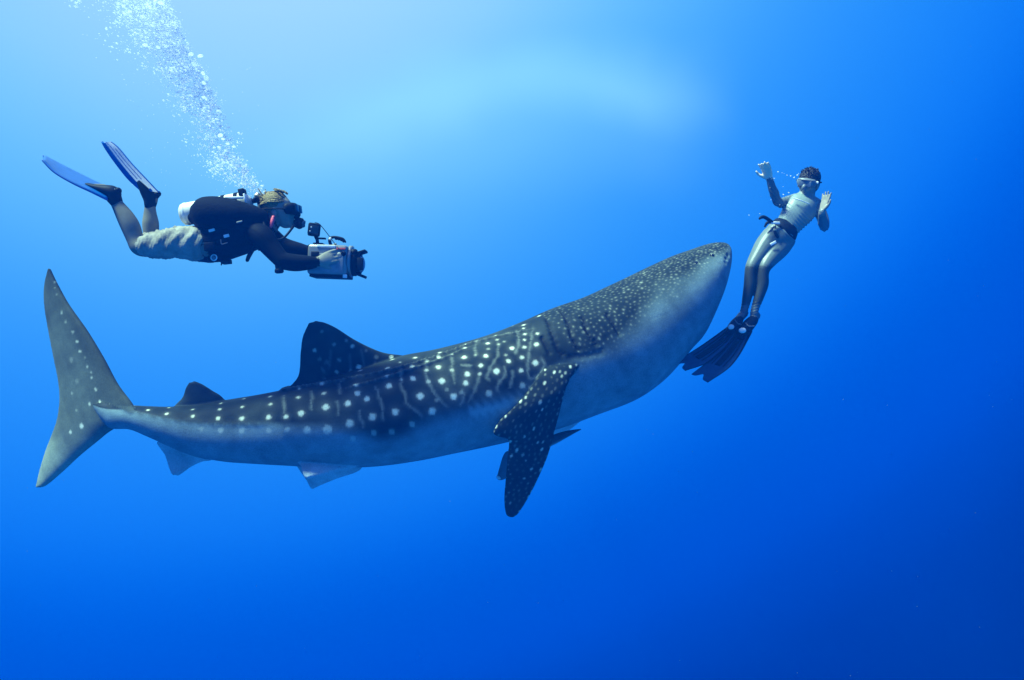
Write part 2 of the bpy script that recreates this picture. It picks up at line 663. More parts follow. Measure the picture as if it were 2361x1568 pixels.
# ------------------------------------------------------------------ whale shark
# stations: top x, top y, bottom x, bottom y, half width (m)
ST = [(213, 930, 219, 946, .012), (238, 932, 240, 972, .045), (262, 933, 262, 988, .07), (305, 935, 302, 990, .10), (345, 937, 343, 1006, .125),
      (389, 938, 385, 1024, .15), (455, 934, 452, 1050, .185), (523, 922, 520, 1063, .22), (590, 911, 592, 1068, .255),
      (656, 898, 662, 1072, .29), (746, 876, 760, 1077, .335), (840, 847, 862, 1074, .38), (923, 821, 955, 1062, .41),
      (996, 807, 1035, 1046, .435), (1065, 790, 1115, 1030, .455), (1129, 771, 1195, 1012, .475), (1200, 743, 1285, 988, .495),
      (1266, 714, 1368, 958, .51), (1340, 688, 1449, 927, .52), (1397, 662, 1503, 891, .52), (1450, 637, 1540, 853, .51),
      (1487, 619, 1568, 818, .50), (1528, 600, 1588, 794, .48), (1556, 588, 1602, 768, .455), (1588, 577, 1616, 732, .42),
      (1614, 568, 1629, 698, .37), (1634, 562, 1640, 664, .31), (1649, 560, 1651, 634, .24), (1660, 561, 1660, 610, .165), (1667, 566, 1667, 594, .09), (1671, 574, 1671, 584, .03)]


def shark_depth(x):
    return np.interp(x, [80, 215, 656, 923, 1200, 1450, 1690], [5.18, 5.17, 5.36, 5.60, 5.94, 6.27, 6.56])


NSUB, MR = 26, 328
SK = catmull(np.array(ST, float), NSUB)
nS = len(SK)
mid = (SK[:, 0] + SK[:, 2]) / 2
dS = shark_depth(mid)
T3 = np.array([W(a, b, d) for a, b, d in zip(SK[:, 0], SK[:, 1], dS)])
B3 = np.array([W(a, b, d) for a, b, d in zip(SK[:, 2], SK[:, 3], dS)])
C3 = (T3 + B3) / 2
U3 = (T3 - B3) / 2
tan = np.gradient(C3, axis=0)
kern = np.ones(41) / 41
tp = np.column_stack([np.convolve(np.pad(tan[:, k], 20, mode='edge'), kern, 'valid') for k in range(3)])
tp /= np.linalg.norm(tp, axis=1)[:, None]
S3 = np.cross(U3, tp)
S3 /= np.linalg.norm(S3, axis=1)[:, None]
S3 *= -np.sign(S3[:, 1])[:, None]
TH = np.linspace(0, 2 * np.pi, MR, endpoint=False)
ct, st_ = np.cos(TH), np.sin(TH)
e = 2 / 2.25
cc = np.sign(ct) * np.abs(ct) ** e
ss = np.sign(st_) * np.abs(st_) ** e
rings = C3[:, None] + U3[:, None] * cc[None, :, None] + S3[:, None] * (SK[:, 4][:, None] * ss[None, :])[:, :, None]
# outward normals of the plain loft
du = np.gradient(rings, axis=0)
dv = (np.roll(rings, -1, 1) - np.roll(rings, 1, 1)) / 2
nr = np.cross(du, dv)
nr /= np.linalg.norm(nr, axis=2)[:, :, None] + 1e-12
outw = rings - C3[:, None]
nr *= np.sign((nr * outw).sum(2))[:, :, None]

HALF = MR // 2 + 1                 # indices 0..MR/2: near side, top to bottom
near = rings[:, :HALF]
pj = proj(near.reshape(-1, 3)).reshape(nS, HALF, 2)


def on_flank(x, y):
    d2 = (pj[:, 4:-4, 0] - x) ** 2 + (pj[:, 4:-4, 1] - y) ** 2
    i, k = np.unravel_index(np.argmin(d2), d2.shape)
    return i, k + 4


def Z6(p):
    return (629.3 + p[0] / 3.0013, 708.0 + p[1] / 3.0013)


def Z1(p):
    return (62.9 + p[0] / 2.848, 597.9 + p[1] / 2.848)


def Z5(p):
    return (1140.7 + p[0] / 3.1153, 519.2 + p[1] / 3.1153)


# edge between the dark back and the pale belly
BND = [(215, 934), (302, 946), (379, 963), (449, 974), (555, 978), (642, 977), (700, 979), (779, 996), (850, 1010), (896, 1008), (962, 988), (1029, 960),
       (1096, 938), (1195, 911), (1262, 862), (1320, 836), (1388, 826), (1432, 797), (1470, 756), (1509, 712), (1543, 678), (1583, 648), (1614, 622), (1646, 598), (1668, 587)]
bi, bk = zip(*[on_flank(*p) for p in BND])
bi = np.array(bi, float)
o_ = np.argsort(bi)
uu = np.arange(nS)
kb = np.interp(uu, bi[o_], np.array(bk, float)[o_])
kb = np.convolve(np.pad(kb, 12, mode='edge'), np.ones(25) / 25, 'valid')
soft = np.interp(mid, [215, 600, 760, 900, 1100, 1200, 1320, 1420, 1500, 1690], [3, 4, 8, 11, 10, 9, 9, 16, 22, 16])
kk = np.arange(HALF)[None, :]
pts_n = near.reshape(-1, 3)
nzv = np.array([mnoise.fractal(Vector(p * 3.2), 0.9, 2.0, 3) for p in pts_n[::1].tolist()]).reshape(nS, HALF) if False else None
# cheap smooth variation made of waves
ph = rng.uniform(0, 6.28, 40)
fr = rng.normal(0, 1, (40, 3)) * 9
nzv = sum(np.sin(near @ fr[i] + ph[i]) for i in range(40)) / math.sqrt(40)
fr2 = rng.normal(0, 1, (40, 3)) * 32
nz2 = sum(np.sin(near @ fr2[i] + ph[-i]) for i in range(40)) / math.sqrt(40)
pale = sstep((kk - kb[:, None] + nzv * 1.6 * (soft[:, None] / 12)) / soft[:, None], -1, 1)

DARK = np.array((0.008, 0.015, 0.020))
MIDC = np.array((0.030, 0.042, 0.040))
PALE = np.array((0.15, 0.22, 0.235))
PALEF = np.array((0.30, 0.38, 0.38))
SPOT = np.array((0.68, 0.74, 0.56))
shade = np.clip(0.28 + 0.30 * nzv + 0.14 * nz2, 0, 1)
topness = sstep(kk / np.maximum(kb[:, None], 1), 0.45, 0.0)          # brown-grey saddle along the back
shade = np.clip(shade + 0.5 * topness * np.interp(mid, [500, 900, 1250, 1300], [0.3, 1, 0.8, 0.1])[:, None], 0, 1)
shade = shade * np.interp(mid, [1240, 1300, 1700], [1, 0.45, 0.35])[:, None]
colN = DARK + (MIDC - DARK) * shade[..., None]
belly = PALE * (1.0 + 0.10 * nzv + 0.09 * nz2)[..., None]
colN = colN * (1 - pale[..., None]) + belly * pale[..., None]
dispN = np.zeros((nS, HALF))


def dist_to(points3):
    """least distance of every near-side point to a set of 3-D points"""
    P = np.asarray(points3)
    lo, hi = P.min(0) - 0.15, P.max(0) + 0.15
    sel = np.where(((pts_n > lo) & (pts_n < hi)).all(1))[0]
    if len(sel) == 0:
        return sel, np.zeros(0)
    q = pts_n[sel]
    dd = np.full(len(sel), 9.0)
    jj = np.zeros(len(sel))
    for j, p in enumerate(P):
        d_ = ((q - p) ** 2).sum(1)
        w_ = d_ < dd
        dd = np.where(w_, d_, dd)
        jj = np.where(w_, j / max(1, len(P) - 1), jj)
    dist_to.along = jj
    return sel, np.sqrt(dd)


def line_pts(pl, conv, step=2.0):
    P = catmull(np.array([conv(p) for p in pl], float), 12)
    return [near[on_flank(x, y)] for x, y in P]


def paint_line(pl, conv, width, amount, colour, bump=0.0):
    sel, d = dist_to(line_pts(pl, conv))
    wv_ = width * (1 + 0.35 * np.sin(pts_n[sel] @ np.array((90.0, 10, 70))))
    end = sstep(dist_to.along, 0, 0.10) * sstep(dist_to.along, 1, 0.88)
    a = amount * end * np.exp(-(d / wv_) ** 2)
    c = colN.reshape(-1, 3)
    c[sel] = c[sel] * (1 - a[:, None]) + np.asarray(colour) * a[:, None]
    if bump:
        dispN.reshape(-1)[sel] += bump * end * np.exp(-(d / (width * 1.3)) ** 2)


def paint_spot(p3, r, b, colour=SPOT):
    sel, d = dist_to([p3])
    q = pts_n[sel] - p3
    irr = 1 + 0.10 * np.sin(q @ np.array((150.0, 90, 120)) + p3[0] * 50)
    a = b * (1 - sstep(d * irr, r * 0.62, r * 1.22))
    halo = 0.09 * b * np.exp(-(d / (r * 1.9)) ** 2)
    a = np.maximum(a, halo)
    c = colN.reshape(-1, 3)
    c[sel] = c[sel] * (1 - a[:, None]) + np.asarray(colour) * a[:, None]


STRIPES = [[(885, 380), (885, 500), (905, 600), (930, 670), (1000, 730), (1040, 780)],
           [(1060, 330), (1060, 470), (1080, 530), (1110, 590), (1160, 650), (1220, 710)],
           [(1234, 330), (1240, 440), (1260, 545)], [(1432, 465), (1410, 530), (1385, 600), (1340, 670)],
           [(1557, 220), (1555, 330), (1520, 390), (1495, 440), (1480, 490), (1510, 510)],
           [(1590, 400), (1610, 440), (1590, 490), (1555, 540), (1565, 600)],
           [(1680, 150), (1700, 230), (1690, 290), (1670, 330)],
           [(1800, 110), (1785, 220), (1770, 330), (1760, 430), (1770, 480), (1800, 495), (1840, 470), (1870, 420), (1870, 370), (1845, 330)],
           [(1655, 430), (1655, 500), (1630, 570)], [(700, 540), (730, 600), (750, 690), (765, 800)],
           [(80, 600), (80, 740)], [(265, 570), (270, 720)], [(465, 500), (460, 610)], [(1400, 240), (1400, 350)],
           [(1290, 400), (1335, 405), (1380, 400)], [(600, 700), (620, 850)], [(1300, 560), (1320, 620), (1290, 690)], [(445, 640), (450, 760)]]
for pl in STRIPES:
    paint_line(pl, Z6, 0.0095, 0.72, (0.165, 0.195, 0.165))
SPOTS6 = [(602, 440, 16, .9), (583, 480, 14, .9), (577, 541, 16, .95), (580, 598, 20, .9), (523, 668, 20, .95), (645, 636, 18, .9), (529, 810, 26, .7),
          (684, 762, 24, .75), (547, 910, 20, .3), (700, 870, 20, .35), (825, 860, 20, .3), (795, 420, 14, .9), (790, 478, 14, .9), (806, 546, 20, .95),
          (843, 724, 22, .85), (823, 365, 12, .8), (982, 350, 12, .9), (967, 416, 16, .9), (970, 494, 19, 1), (1015, 616, 22, 1), (1097, 722, 24, .85),
          (965, 810, 20, .4), (1155, 313, 12, .8), (1149, 350, 14, .8), (1139, 416, 17, .95), (1166, 514, 20, 1), (1248, 618, 22, 1), (1330, 258, 12, .7),
          (1325, 289, 13, .8), (1323, 348, 16, 1), (1344, 464, 18, 1), (1332, 524, 17, 1), (1483, 252, 14, .9), (1471, 339, 16, 1), (1438, 404, 15, .8),
          (1432, 460, 11, .7), (1490, 597, 22, .6), (1544, 444, 20, 1), (1619, 189, 15, 1), (1655, 283, 15, 1), (1628, 372, 15, .95), (1733, 123, 12, .9),
          (1733, 149, 10, .8), (1741, 186, 11, .9), (1741, 228, 10, .8), (1735, 280, 12, .9), (1718, 353, 13, .85), (1713, 437, 14, .85), (1725, 541, 20, .6),
          (1825, 256, 15, .9), (1812, 390, 19, 1), (1841, 62, 12, .9), (1828, 184, 10, .9), (1060, 380, 11, .7), (1058, 437, 12, .7), (1075, 517, 14, .6),
          (880, 380, 9, .5), (885, 500, 10, .5), (1234, 335, 10, .5), (1240, 437, 12, .5), (1552, 225, 10, .6), (1557, 260, 9, .5), (1405, 245, 9, .5),
          (1400, 330, 9, .4), (1540, 197, 9, .6), (345, 534, 13, .8), (350, 598, 13, .8), (367, 690, 21, .95), (377, 843, 30, .65), (180, 568, 10, .7),
          (180, 625, 13, .8), (193, 737, 20, .85), (237, 850, 24, .6), (83, 760, 14, .7), (95, 850, 16, .35), (1610, 330, 10, .35), (1490, 290, 12, .3),
          (1200, 570, 13, .25), (1130, 640, 13, .25), (1300, 590, 13, .25), (1660, 130, 9, .6), (1600, 240, 10, .3), (1780, 560, 14, .35)]
for x, y, r, b in SPOTS6:
    i, k = on_flank(*Z6((x, y)))
    paint_spot(near[i, k], r / 3.0 * 1.04 * px(dS[i]), b)
SPOTS1 = [(1585, 1037, 16, .8), (1692, 1033, 12, .6), (1408, 1045, 15, .8), (1250, 1042, 14, .8), (1087, 1032, 12, .8), (912, 1014, 11, .9), (793, 989, 10, .8),
          (1595, 902, 10, .8), (1593, 950, 10, .8), (1412, 967, 9, .8), (1423, 916, 9, .7), (1272, 946, 9, .7), (1260, 985, 9, .6), (1087, 987, 8, .6),
          (930, 974, 8, .6), (1585, 1127, 18, .35), (1410, 1122, 18, .4), (1268, 1122, 18, .4), (1705, 1115, 14, .35), (1145, 1115, 16, .2), (690, 962, 8, .7), (568, 960, 8, .8)]
for x, y, r, b in SPOTS1:
    i, k = on_flank(*Z1((x, y)))
    paint_spot(near[i, k], r / 2.85 * 1.04 * px(dS[i]), b)
# crowded small spots of the head, strewn over the dark skin in front of the gills
i0 = on_flank(1258, 730)[0]
got = []
tries = 0
while len(got) < 900 and tries < 40000:
    tries += 1
    i = int(rng.integers(i0, nS - 8))
    k = int(rng.integers(0, max(4, int(kb[i] + 8))))
    x, y = pj[i, k]
    # the shoulder's front edge leans: keep the flank behind the gills clear
    if x < 1252 + max(0, (y - 725)) * 0.55:
        continue
    p = near[i, k]
    fwd = sstep(x, 1300, 1640)
    if got and ((np.array(got) - p) ** 2).sum(1).min() < (0.034 - 0.010 * fwd) ** 2:
        continue
    got.append(p)
    b = rng.uniform(0.07, 0.32) * (1 - 0.75 * pale[i, k]) * (1.3 if rng.random() < 0.15 else 1)
    big = rng.random() < 0.06
    paint_spot(p, (rng.uniform(0.006, 0.0098) - 0.0012 * fwd) * (1.35 if big else 1), b, SPOT * 0.92)
# gill slits, folds, mouth
for pl in ([(790, 625), (850, 720), (900, 805)], [(620, 650), (660, 760), (740, 880)], [(460, 600), (520, 700), (560, 830), (620, 920)],
           [(355, 640), (400, 760), (450, 890), (500, 945)], [(330, 790), (350, 850), (400, 940)]):
    paint_line(pl, Z5, 0.012, 1.0, (0.006, 0.008, 0.012), bump=-0.02)
    paint_line([(x - 13, y + 4) for x, y in pl], Z5, 0.012, 0.0, (0, 0, 0), bump=0.007)
paint_line([(510, 950), (580, 945), (700, 930), (800, 890)], Z5, 0.016, 0.45, (0.012, 0.015, 0.02), bump=-0.005)
paint_line([(1080, 692), (1160, 660), (1240, 640)], Z5, 0.006, 0.12, (0.1, 0.12, 0.13), bump=-0.0008)
paint_line([(930, 690), (1000, 680), (1060, 670)], Z5, 0.006, 0.12, (0.1, 0.12, 0.13), bump=-0.0008)
paint_line([(1560, 355), (1600, 362), (1640, 360)], Z5, 0.005, 0.15, (0.1, 0.12, 0.13), bump=-0.0008)
paint_line([(1672, 180), (1676, 215), (1662, 240), (1654, 275)], Z5, 0.012, 0.9, (0.02, 0.025, 0.03), bump=-0.015)
paint_line([(1560, 290), (1600, 275), (1650, 280)], Z5, 0.006, 0.2, (0.12, 0.14, 0.15), bump=-0.001)
# raised ridges along the back and the tail's side keel
paint_line([(20, 592), (120, 572), (350, 530), (700, 464), (1000, 387), (1350, 265), (1600, 200), (1860, 140)], Z6, 0.010, 0.55, (0.20, 0.23, 0.19), bump=0.024)  # highlight painted as paler skin along both back ridges
paint_line([(450, 582), (780, 487), (960, 430), (1150, 368), (1400, 262)], Z6, 0.009, 0.50, (0.20, 0.23, 0.19), bump=0.020)
paint_line([(445, 945), (560, 963), (680, 990), (900, 1040), (1100, 1068), (1400, 1080), (1650, 1077)], Z1, 0.016, 0.75, (0.03, 0.04, 0.045), bump=0.006)
paint_line([(1330, 735), (1450, 715), (1560, 692), (1700, 655), (1790, 640)], Z6, 0.040, 0.6, (0.32, 0.42, 0.42))  # sunlit wedge above the pectoral fin, painted into the skin colour
# faint freckles on the belly
for _ in range(420):
    i = int(rng.integers(120, nS - 30))
    k = int(rng.integers(int(kb[i]) + 8, HALF - 1)) if kb[i] + 8 < HALF - 1 else HALF - 2
    paint_spot(near[i, k], rng.uniform(0.004, 0.012), rng.uniform(0.1, 0.4), (0.16, 0.2, 0.22))

rings[:, :HALF] += nr[:, :HALF] * dispN[..., None]
mirror = np.arange(MR)
mirror = np.where(mirror < HALF, mirror, MR - mirror)
full_disp = dispN[:, mirror]
rings[:, HALF:] += nr[:, HALF:] * full_disp[:, HALF:, None]
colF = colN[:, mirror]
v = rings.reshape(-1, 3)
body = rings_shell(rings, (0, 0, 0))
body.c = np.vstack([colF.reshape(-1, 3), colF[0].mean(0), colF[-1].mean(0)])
shark_shells = [body]


def fin_col(sh, fn):
    p = proj(sh.v)
    sh.c = fn(p, sh.v)
    return sh


def midplane(v):
    h = len(v) // 2
    m = (v[:h] + v[h:]) / 2
    return np.vstack([m, m])


def fin_base(p, v):
    n1 = sum(np.sin(v @ fr[i] + ph[i]) for i in range(20)) / math.sqrt(20)
    n2 = sum(np.sin(v @ fr2[i] * 1.2 + ph[i]) for i in range(20)) / math.sqrt(20)
    return np.clip(0.45 + 0.28 * n1 + 0.18 * n2, 0, 1)


def spots_on(col, v, pts, r, b, stretch=None):
    for q, rr, bb in zip(pts, r, b):
        dd = v - q
        if stretch is not None:
            dd = dd - np.outer(dd @ stretch, stretch) * 0.45
        d = np.sqrt((dd ** 2).sum(1))
        a = bb * (1 - sstep(d, rr * 0.6, rr * 1.25))
        col[:] = col * (1 - a[:, None]) + SPOT * a[:, None]


def mid_depth(x, y=None):
    return float(shark_depth(x))


def vertical_fin(Lp, Rp, thick, dL=0.0, dR=0.0, nt=16, nc=46):
    L = [W(x, y, mid_depth(x) + dL) for x, y in Lp]
    Rr = [W(x, y, mid_depth(x) + dR) for x, y in Rp]
    return sheet(L, Rr, thick, nt, nc, edge=0.0065)


# first dorsal: leading edge from front base to tip, trailing edge from rear base to tip
d1 = vertical_fin([(990, 838), (935, 821), (880, 812), (822, 786), (776, 757), (748, 744), (728, 741)],
                  [(664, 915), (660, 898), (675, 884), (689, 861), (693, 810), (698, 776), (712, 745)], [.05, .045, .04, .034, .026, .018, .01], 0, 0.02)


def d1c(p, v):
    s = fin_base(p, v)
    c = DARK * 1.0 + (MIDC - DARK) * (s * 0.9)[:, None]
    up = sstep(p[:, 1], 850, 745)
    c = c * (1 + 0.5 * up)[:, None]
    pts, r, b = [], [], []
    for x, y, rr, bb in [(293, 299, 12, .6), (450, 445, 12, .5), (556, 270, 12, .65), (430, 260, 10, .35), (465, 365, 14, .3), (602, 414, 16, .9), (795, 408, 14, .9),
                         (823, 345, 12, .8), (345, 170, 10, .25), (515, 232, 10, .3), (720, 345, 14, .25), (650, 300, 10, .2), (380, 380, 16, .15), (330, 360, 14, .15), (700, 430, 8, .3), (540, 440, 10, .3), (470, 485, 9, .6), (580, 470, 12, .8)]:
        X, Y = Z6((x, y))
        for dd in (-1, 1):
            pts.append(W(X, Y, mid_depth(X) + 0.01))
            r.append(rr / 3.0 * 1.1 * px(5.5))
            b.append(bb)
    pts, r, b = pts[::2], r[::2], b[::2]
    # measured in the plane of the fin so that both faces carry them
    vv = v.copy()
    vv[:, 1] = 0
    pp = np.array(pts)
    pp[:, 1] = 0
    spots_on(c, vv, pp, r, b)
    # faint upright streaks
    for x0, y0, x1, y1 in [(705, 380, 700, 460), (530, 330, 540, 470), (610, 300, 630, 400), (400, 300, 390, 420), (340, 420, 360, 500), (870, 370, 875, 420)]:
        a0, a1 = np.array(Z6((x0, y0))), np.array(Z6((x1, y1)))
        t = np.clip(((p - a0) @ (a1 - a0)) / ((a1 - a0) @ (a1 - a0)), 0, 1)
        d = np.linalg.norm(p - (a0 + t[:, None] * (a1 - a0)), axis=1)
        a = 0.4 * np.exp(-(d / 2.6) ** 2)
        c[:] = c * (1 - a[:, None]) + np.array((0.2, 0.22, 0.19)) * a[:, None]
    return c


shark_shells.append(fin_col(d1, d1c))
d2 = vertical_fin([(532, 940), (510, 914), (491, 902), (467, 887), (452, 881), (446, 880)],
                  [(404, 950), (402, 937), (421, 916), (428, 896), (434, 886), (438, 883)], [.03, .028, .024, .018, .012, .008], 0, 0.01)
shark_shells.append(fin_col(d2, lambda p, v: DARK * 1.2 + (MIDC * 1.5 - DARK) * fin_base(p, v)[:, None]))
# tail fin
cl = [(114, 619), (133, 658), (158, 703), (200, 763), (238, 826), (270, 886), (306, 936), (312, 965), (256, 992), (221, 1019), (182, 1051), (140, 1090), (104, 1120), (86, 1124)]
cr_ = [(112, 620), (103, 658), (103, 703), (111, 755), (123, 818), (134, 872), (138, 908), (137, 938), (131, 972), (118, 1008), (105, 1042), (93, 1082), (86, 1112), (84, 1122)]


def tail_d(x):
    return 5.15 + (300 - x) / 200 * 0.29


tailf = sheet([W(x, y, tail_d(x)) for x, y in cl], [W(x, y, tail_d(x)) for x, y in cr_], [.008, .018, .028, .036, .042, .048, .055, .058, .052, .044, .036, .028, .016, .008], 14, 50, edge=0.0065)


def tailc(p, v):
    s = fin_base(p, v)
    c = np.array((0.070, 0.088, 0.075)) + np.array((0.055, 0.066, 0.040)) * s[:, None]
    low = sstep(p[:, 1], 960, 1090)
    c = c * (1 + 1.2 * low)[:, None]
    # grey-brown front margin, paler middle
    t = np.interp(p[:, 1], [y for x, y in cl[:7]], [x for x, y in cl[:7]])
    edge_d = np.clip((t - p[:, 0]), -20, 200)
    fr_ = np.where(p[:, 1] < 936, np.exp(-(edge_d / 45.0) ** 2), 0)
    c = c * (1 - 0.45 * fr_)[:, None]
    vv = v.copy()
    vv[:, 1] = 0
    pts, r, b = [], [], []
    for x, y, rr, bb in [(505, 933, 11, .9), (475, 850, 8, .7), (443, 775, 7, .7), (437, 742, 6, .5), (413, 700, 7, .6), (395, 647, 6, .5), (367, 604, 7, .7), (346, 540, 8, .7),
                         (318, 478, 9, .5), (242, 350, 8, .4), (270, 410, 8, .3), (383, 1090, 15, 1), (306, 1130, 10, .8), (315, 876, 8, .4), (310, 660, 16, .2), (568, 957, 8, .8),
                         (437, 945, 10, .6), (185, 150, 6, .3), (190, 190, 6, .3), (205, 230, 6, .25), (350, 990, 9, .3), (350, 800, 16, .15)]:
        X, Y = Z1((x, y))
        q = W(X, Y, tail_d(X))
        q[1] = 0
        pts.append(q)
        r.append(rr / 2.85 * 1.15 * px(5.2))
        b.append(bb)
    spots_on(c, vv, np.array(pts), r, b)
    return c


shark_shells.append(fin_col(tailf, tailc))
# anal fin and the pelvic pair
an = vertical_fin([(486, 1040), (488, 1060), (467, 1064), (442, 1075), (421, 1089), (408, 1095)], [(400, 1020), (362, 1019), (379, 1047), (389, 1075), (395, 1090), (401, 1095)],
                  [.03, .026, .022, .016, .012, .008], -0.02, 0.0)


def palec(p, v):
    s = fin_base(p, v)
    return PALEF * (1.0 + 0.4 * s)[:, None]


shark_shells.append(fin_col(an, palec))


def pelvic(k, tilt):
    Lp = [(838, 1050), (829, 1073), (779, 1085), (745, 1095), (722, 1101), (712, 1102)]
    Rp = [(690, 1046), (684, 1059), (693, 1074), (697, 1090), (702, 1098), (707, 1101)]
    if k > 0:
        Lp = [(838, 1060), (829, 1083), (779, 1101), (745, 1115), (728, 1123), (722, 1126)]
        Rp = [(680, 1055), (683, 1072), (696, 1092), (707, 1108), (712, 1118), (717, 1125)]
    dz = [0.0, 0.02, 0.07, 0.11, 0.13, 0.14]
    base = -0.15 if k < 0 else 0.15
    L = [W(x, y, mid_depth(x) + base + k * z * tilt) for (x, y), z in zip(Lp, dz)]
    Rr = [W(x, y, mid_depth(x) + base + k * z * tilt) for (x, y), z in zip(Rp, dz)]
    return sheet(L, Rr, [.03, .028, .022, .016, .012, .008], 12, 30, edge=0.0065)


shark_shells.append(fin_col(pelvic(-1, 1.0), palec))
shark_shells.append(fin_col(pelvic(1, 1.0), palec))
# near pectoral fin
PL = [(1362, 820, 5.82), (1341, 838, 5.62), (1318, 867, 5.52), (1302, 901, 5.47), (1294, 930, 5.47), (1286, 962, 5.47), (1276, 1000, 5.48), (1270, 1024, 5.48), (1259, 1058, 5.49), (1239, 1104, 5.51), (1219, 1144, 5.52), (1196, 1181, 5.53), (1184, 1192, 5.53)]
PR = [(1268, 818, 5.80), (1258, 846, 5.53), (1237, 873, 5.45), (1206, 915, 5.41), (1176, 947, 5.38), (1152, 970, 5.37), (1138, 1000, 5.37), (1171, 1014, 5.42), (1169, 1060, 5.45), (1165, 1110, 5.48), (1162, 1152, 5.51), (1166, 1184, 5.53), (1174, 1192, 5.53)]
PT = [.045, .032, .034, .045, .042, .038, .034, .032, .028, .022, .016, .011, .008]
pec = sheet([W(*p) for p in PL], [W(*p) for p in PR], PT, 14, 60, edge=0.0065)


def pecc_factory(src):
    mv = midplane(src.v)
    cand = mv[rng.permutation(len(mv) // 2)]
    keep = []
    for q in cand:
        if len(keep) > 260:
            break
        if keep and min(((q - g) ** 2).sum() for g in keep) < 0.034 ** 2:
            continue
        keep.append(q)
    span = W(*PL[-1]) - W(*PL[0])
    span /= np.linalg.norm(span)

    def pecc(p, v):
        s = fin_base(p, v)
        c = DARK * 0.95 + (MIDC * 0.85 - DARK) * (s * 0.8)[:, None]
        n = len(keep)
        r = rng.uniform(0.0045, 0.0075, n)
        b = np.where(rng.random(n) < 0.20, rng.uniform(0.5, 0.9, n), rng.uniform(0.06, 0.26, n))
        b = b * np.array([1 - 0.5 * sstep(np.array([q[2]]), -1.0, -1.2)[0] for q in keep])
        spots_on(c, mv, keep, r * np.where(b > 0.5, 1.25, 1), b, span)
        return c
    return pecc


shark_shells.append(fin_col(pec, pecc_factory(pec)))
# far pectoral fin, spread away from the camera beyond the belly
far_root_L, far_root_R = W(1372, 905, 6.45), W(1290, 930, 6.40)
FL = [W(1372, 890, 6.38), W(1352, 925, 6.72), W(1325, 940, 7.0), W(1290, 945, 7.35), W(1250, 945, 7.6), W(1215, 942, 7.7)]
FR = [W(1290, 930, 6.34), W(1262, 948, 6.62), W(1245, 950, 6.95), W(1225, 950, 7.3), W(1212, 946, 7.55), W(1208, 943, 7.68)]
fpec = sheet(FL, FR, [.05, .045, .038, .03, .02, .01], 10, 30, edge=0.0065)
shark_shells.append(fin_col(fpec, pecc_factory(fpec)))
# the far fin's pale root fold that shows under the belly
fold = sheet([W(1352, 950, 6.36), W(1340, 966, 6.40), W(1322, 982, 6.43), W(1300, 1000, 6.45), W(1284, 1014, 6.46)],
             [W(1230, 985, 6.3), W(1228, 1000, 6.36), W(1232, 1010, 6.4), W(1240, 1018, 6.43), W(1262, 1022, 6.45)], [.04, .034, .026, .018, .01], 10, 24, edge=0.0065)
shark_shells.append(fin_col(fold, palec))

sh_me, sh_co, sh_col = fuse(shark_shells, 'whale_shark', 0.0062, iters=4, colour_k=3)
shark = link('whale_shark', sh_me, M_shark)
tag(shark, 'huge white-spotted whale shark tilting its blunt head up towards the freediver', 'shark')


def flank_point(x, y, side=1):
    i, k = on_flank(x, y)
    if side < 0:
        k = (MR - k) % MR
    return rings[i, k], nr[i, k], i


for sd in (1, -1):
    q, nn, i = flank_point(1641, 589, sd)
    a = np.cross(nn, (0, 0, 1.0))
    a /= np.linalg.norm(a)
    b = np.cross(nn, a)
    part('eye', ellipsoid(q - nn * 0.006, (a * 0.018, b * 0.018, nn * 0.018)), M_eye, shark)
    q, nn, i = flank_point(1604, 605, sd)
    a = np.cross(nn, (0, 0, 1.0))
    a /= np.linalg.norm(a)
    b = np.cross(nn, a)
    part('spiracle', ellipsoid(q - nn * 0.002, ((a * 0.6 + b * 0.8) * 0.02, (a * 0.8 - b * 0.6) * 0.013, nn * 0.006)), M_eye, shark)

# ------------------------------------------------------------------ remora under the belly
rp = [(1338, 990, 5.86, 1.2, 1.0), (1322, 995, 5.86, 4.5, 4), (1300, 1003, 5.86, 8.5, 7), (1275, 1014, 5.86, 11, 9), (1245, 1027, 5.86, 12, 10), (1215, 1041, 5.86, 10, 8), (1188, 1056, 5.86, 6, 5), (1172, 1066, 5.86, 4, 3)]
rem_c = (0.035, 0.045, 0.055)
rsh = limb(rp, rem_c, 6, 20)
under = np.array([(1 if False else 0) for _ in rsh.v])
zc = np.interp(proj(rsh.v)[:, 0], [1172, 1338], [1066, 990])
pal = sstep(proj(rsh.v)[:, 1] - zc, 1.0, 7.0)
rsh.c = rsh.c * (1 - pal[:, None]) + np.array((0.16, 0.2, 0.22)) * pal[:, None]
me = mesh_from(rsh, 'remora', True)
remora = link('remora', me, M_remora)
tag(remora, 'slim dark fish swimming under the shark belly behind its near front fin', 'fish')
tl = sheet([W(1182, 1050, 5.86), W(1170, 1040, 5.86), W(1160, 1050, 5.87), W(1152, 1075, 5.88), W(1146, 1096, 5.88), W(1144, 1101, 5.88)],
           [W(1182, 1070, 5.86), W(1176, 1088, 5.86), W(1172, 1096, 5.87), W(1164, 1104, 5.88), W(1154, 1107, 5.88), W(1148, 1106, 5.88)], .006, 6, 12, edge=0.0015, c=(0.06, 0.09, 0.11))
part('tail_fin', tl, M_finb if False else mat('remora_fin', (0.09, 0.12, 0.14), 0.5), remora)
part('white_tip', ellipsoid(W(1149, 1101, 5.875), (W(6, 4, 0.0) * 0 + np.array((0.016, 0, -0.01)), np.array((0.006, 0, 0.010)), np.array((0, 0.009, 0)))), M_white, remora)
part('back_fin', sheet([W(1285, 1008, 5.86), W(1270, 1000, 5.86), W(1255, 1008, 5.86)], [W(1240, 1028, 5.86), W(1242, 1016, 5.86), W(1245, 1014, 5.86)], .005, 6, 8, edge=.001), M_black, remora)

# ------------------------------------------------------------------ body helpers
SKIN = np.array((0.28, 0.265, 0.21))


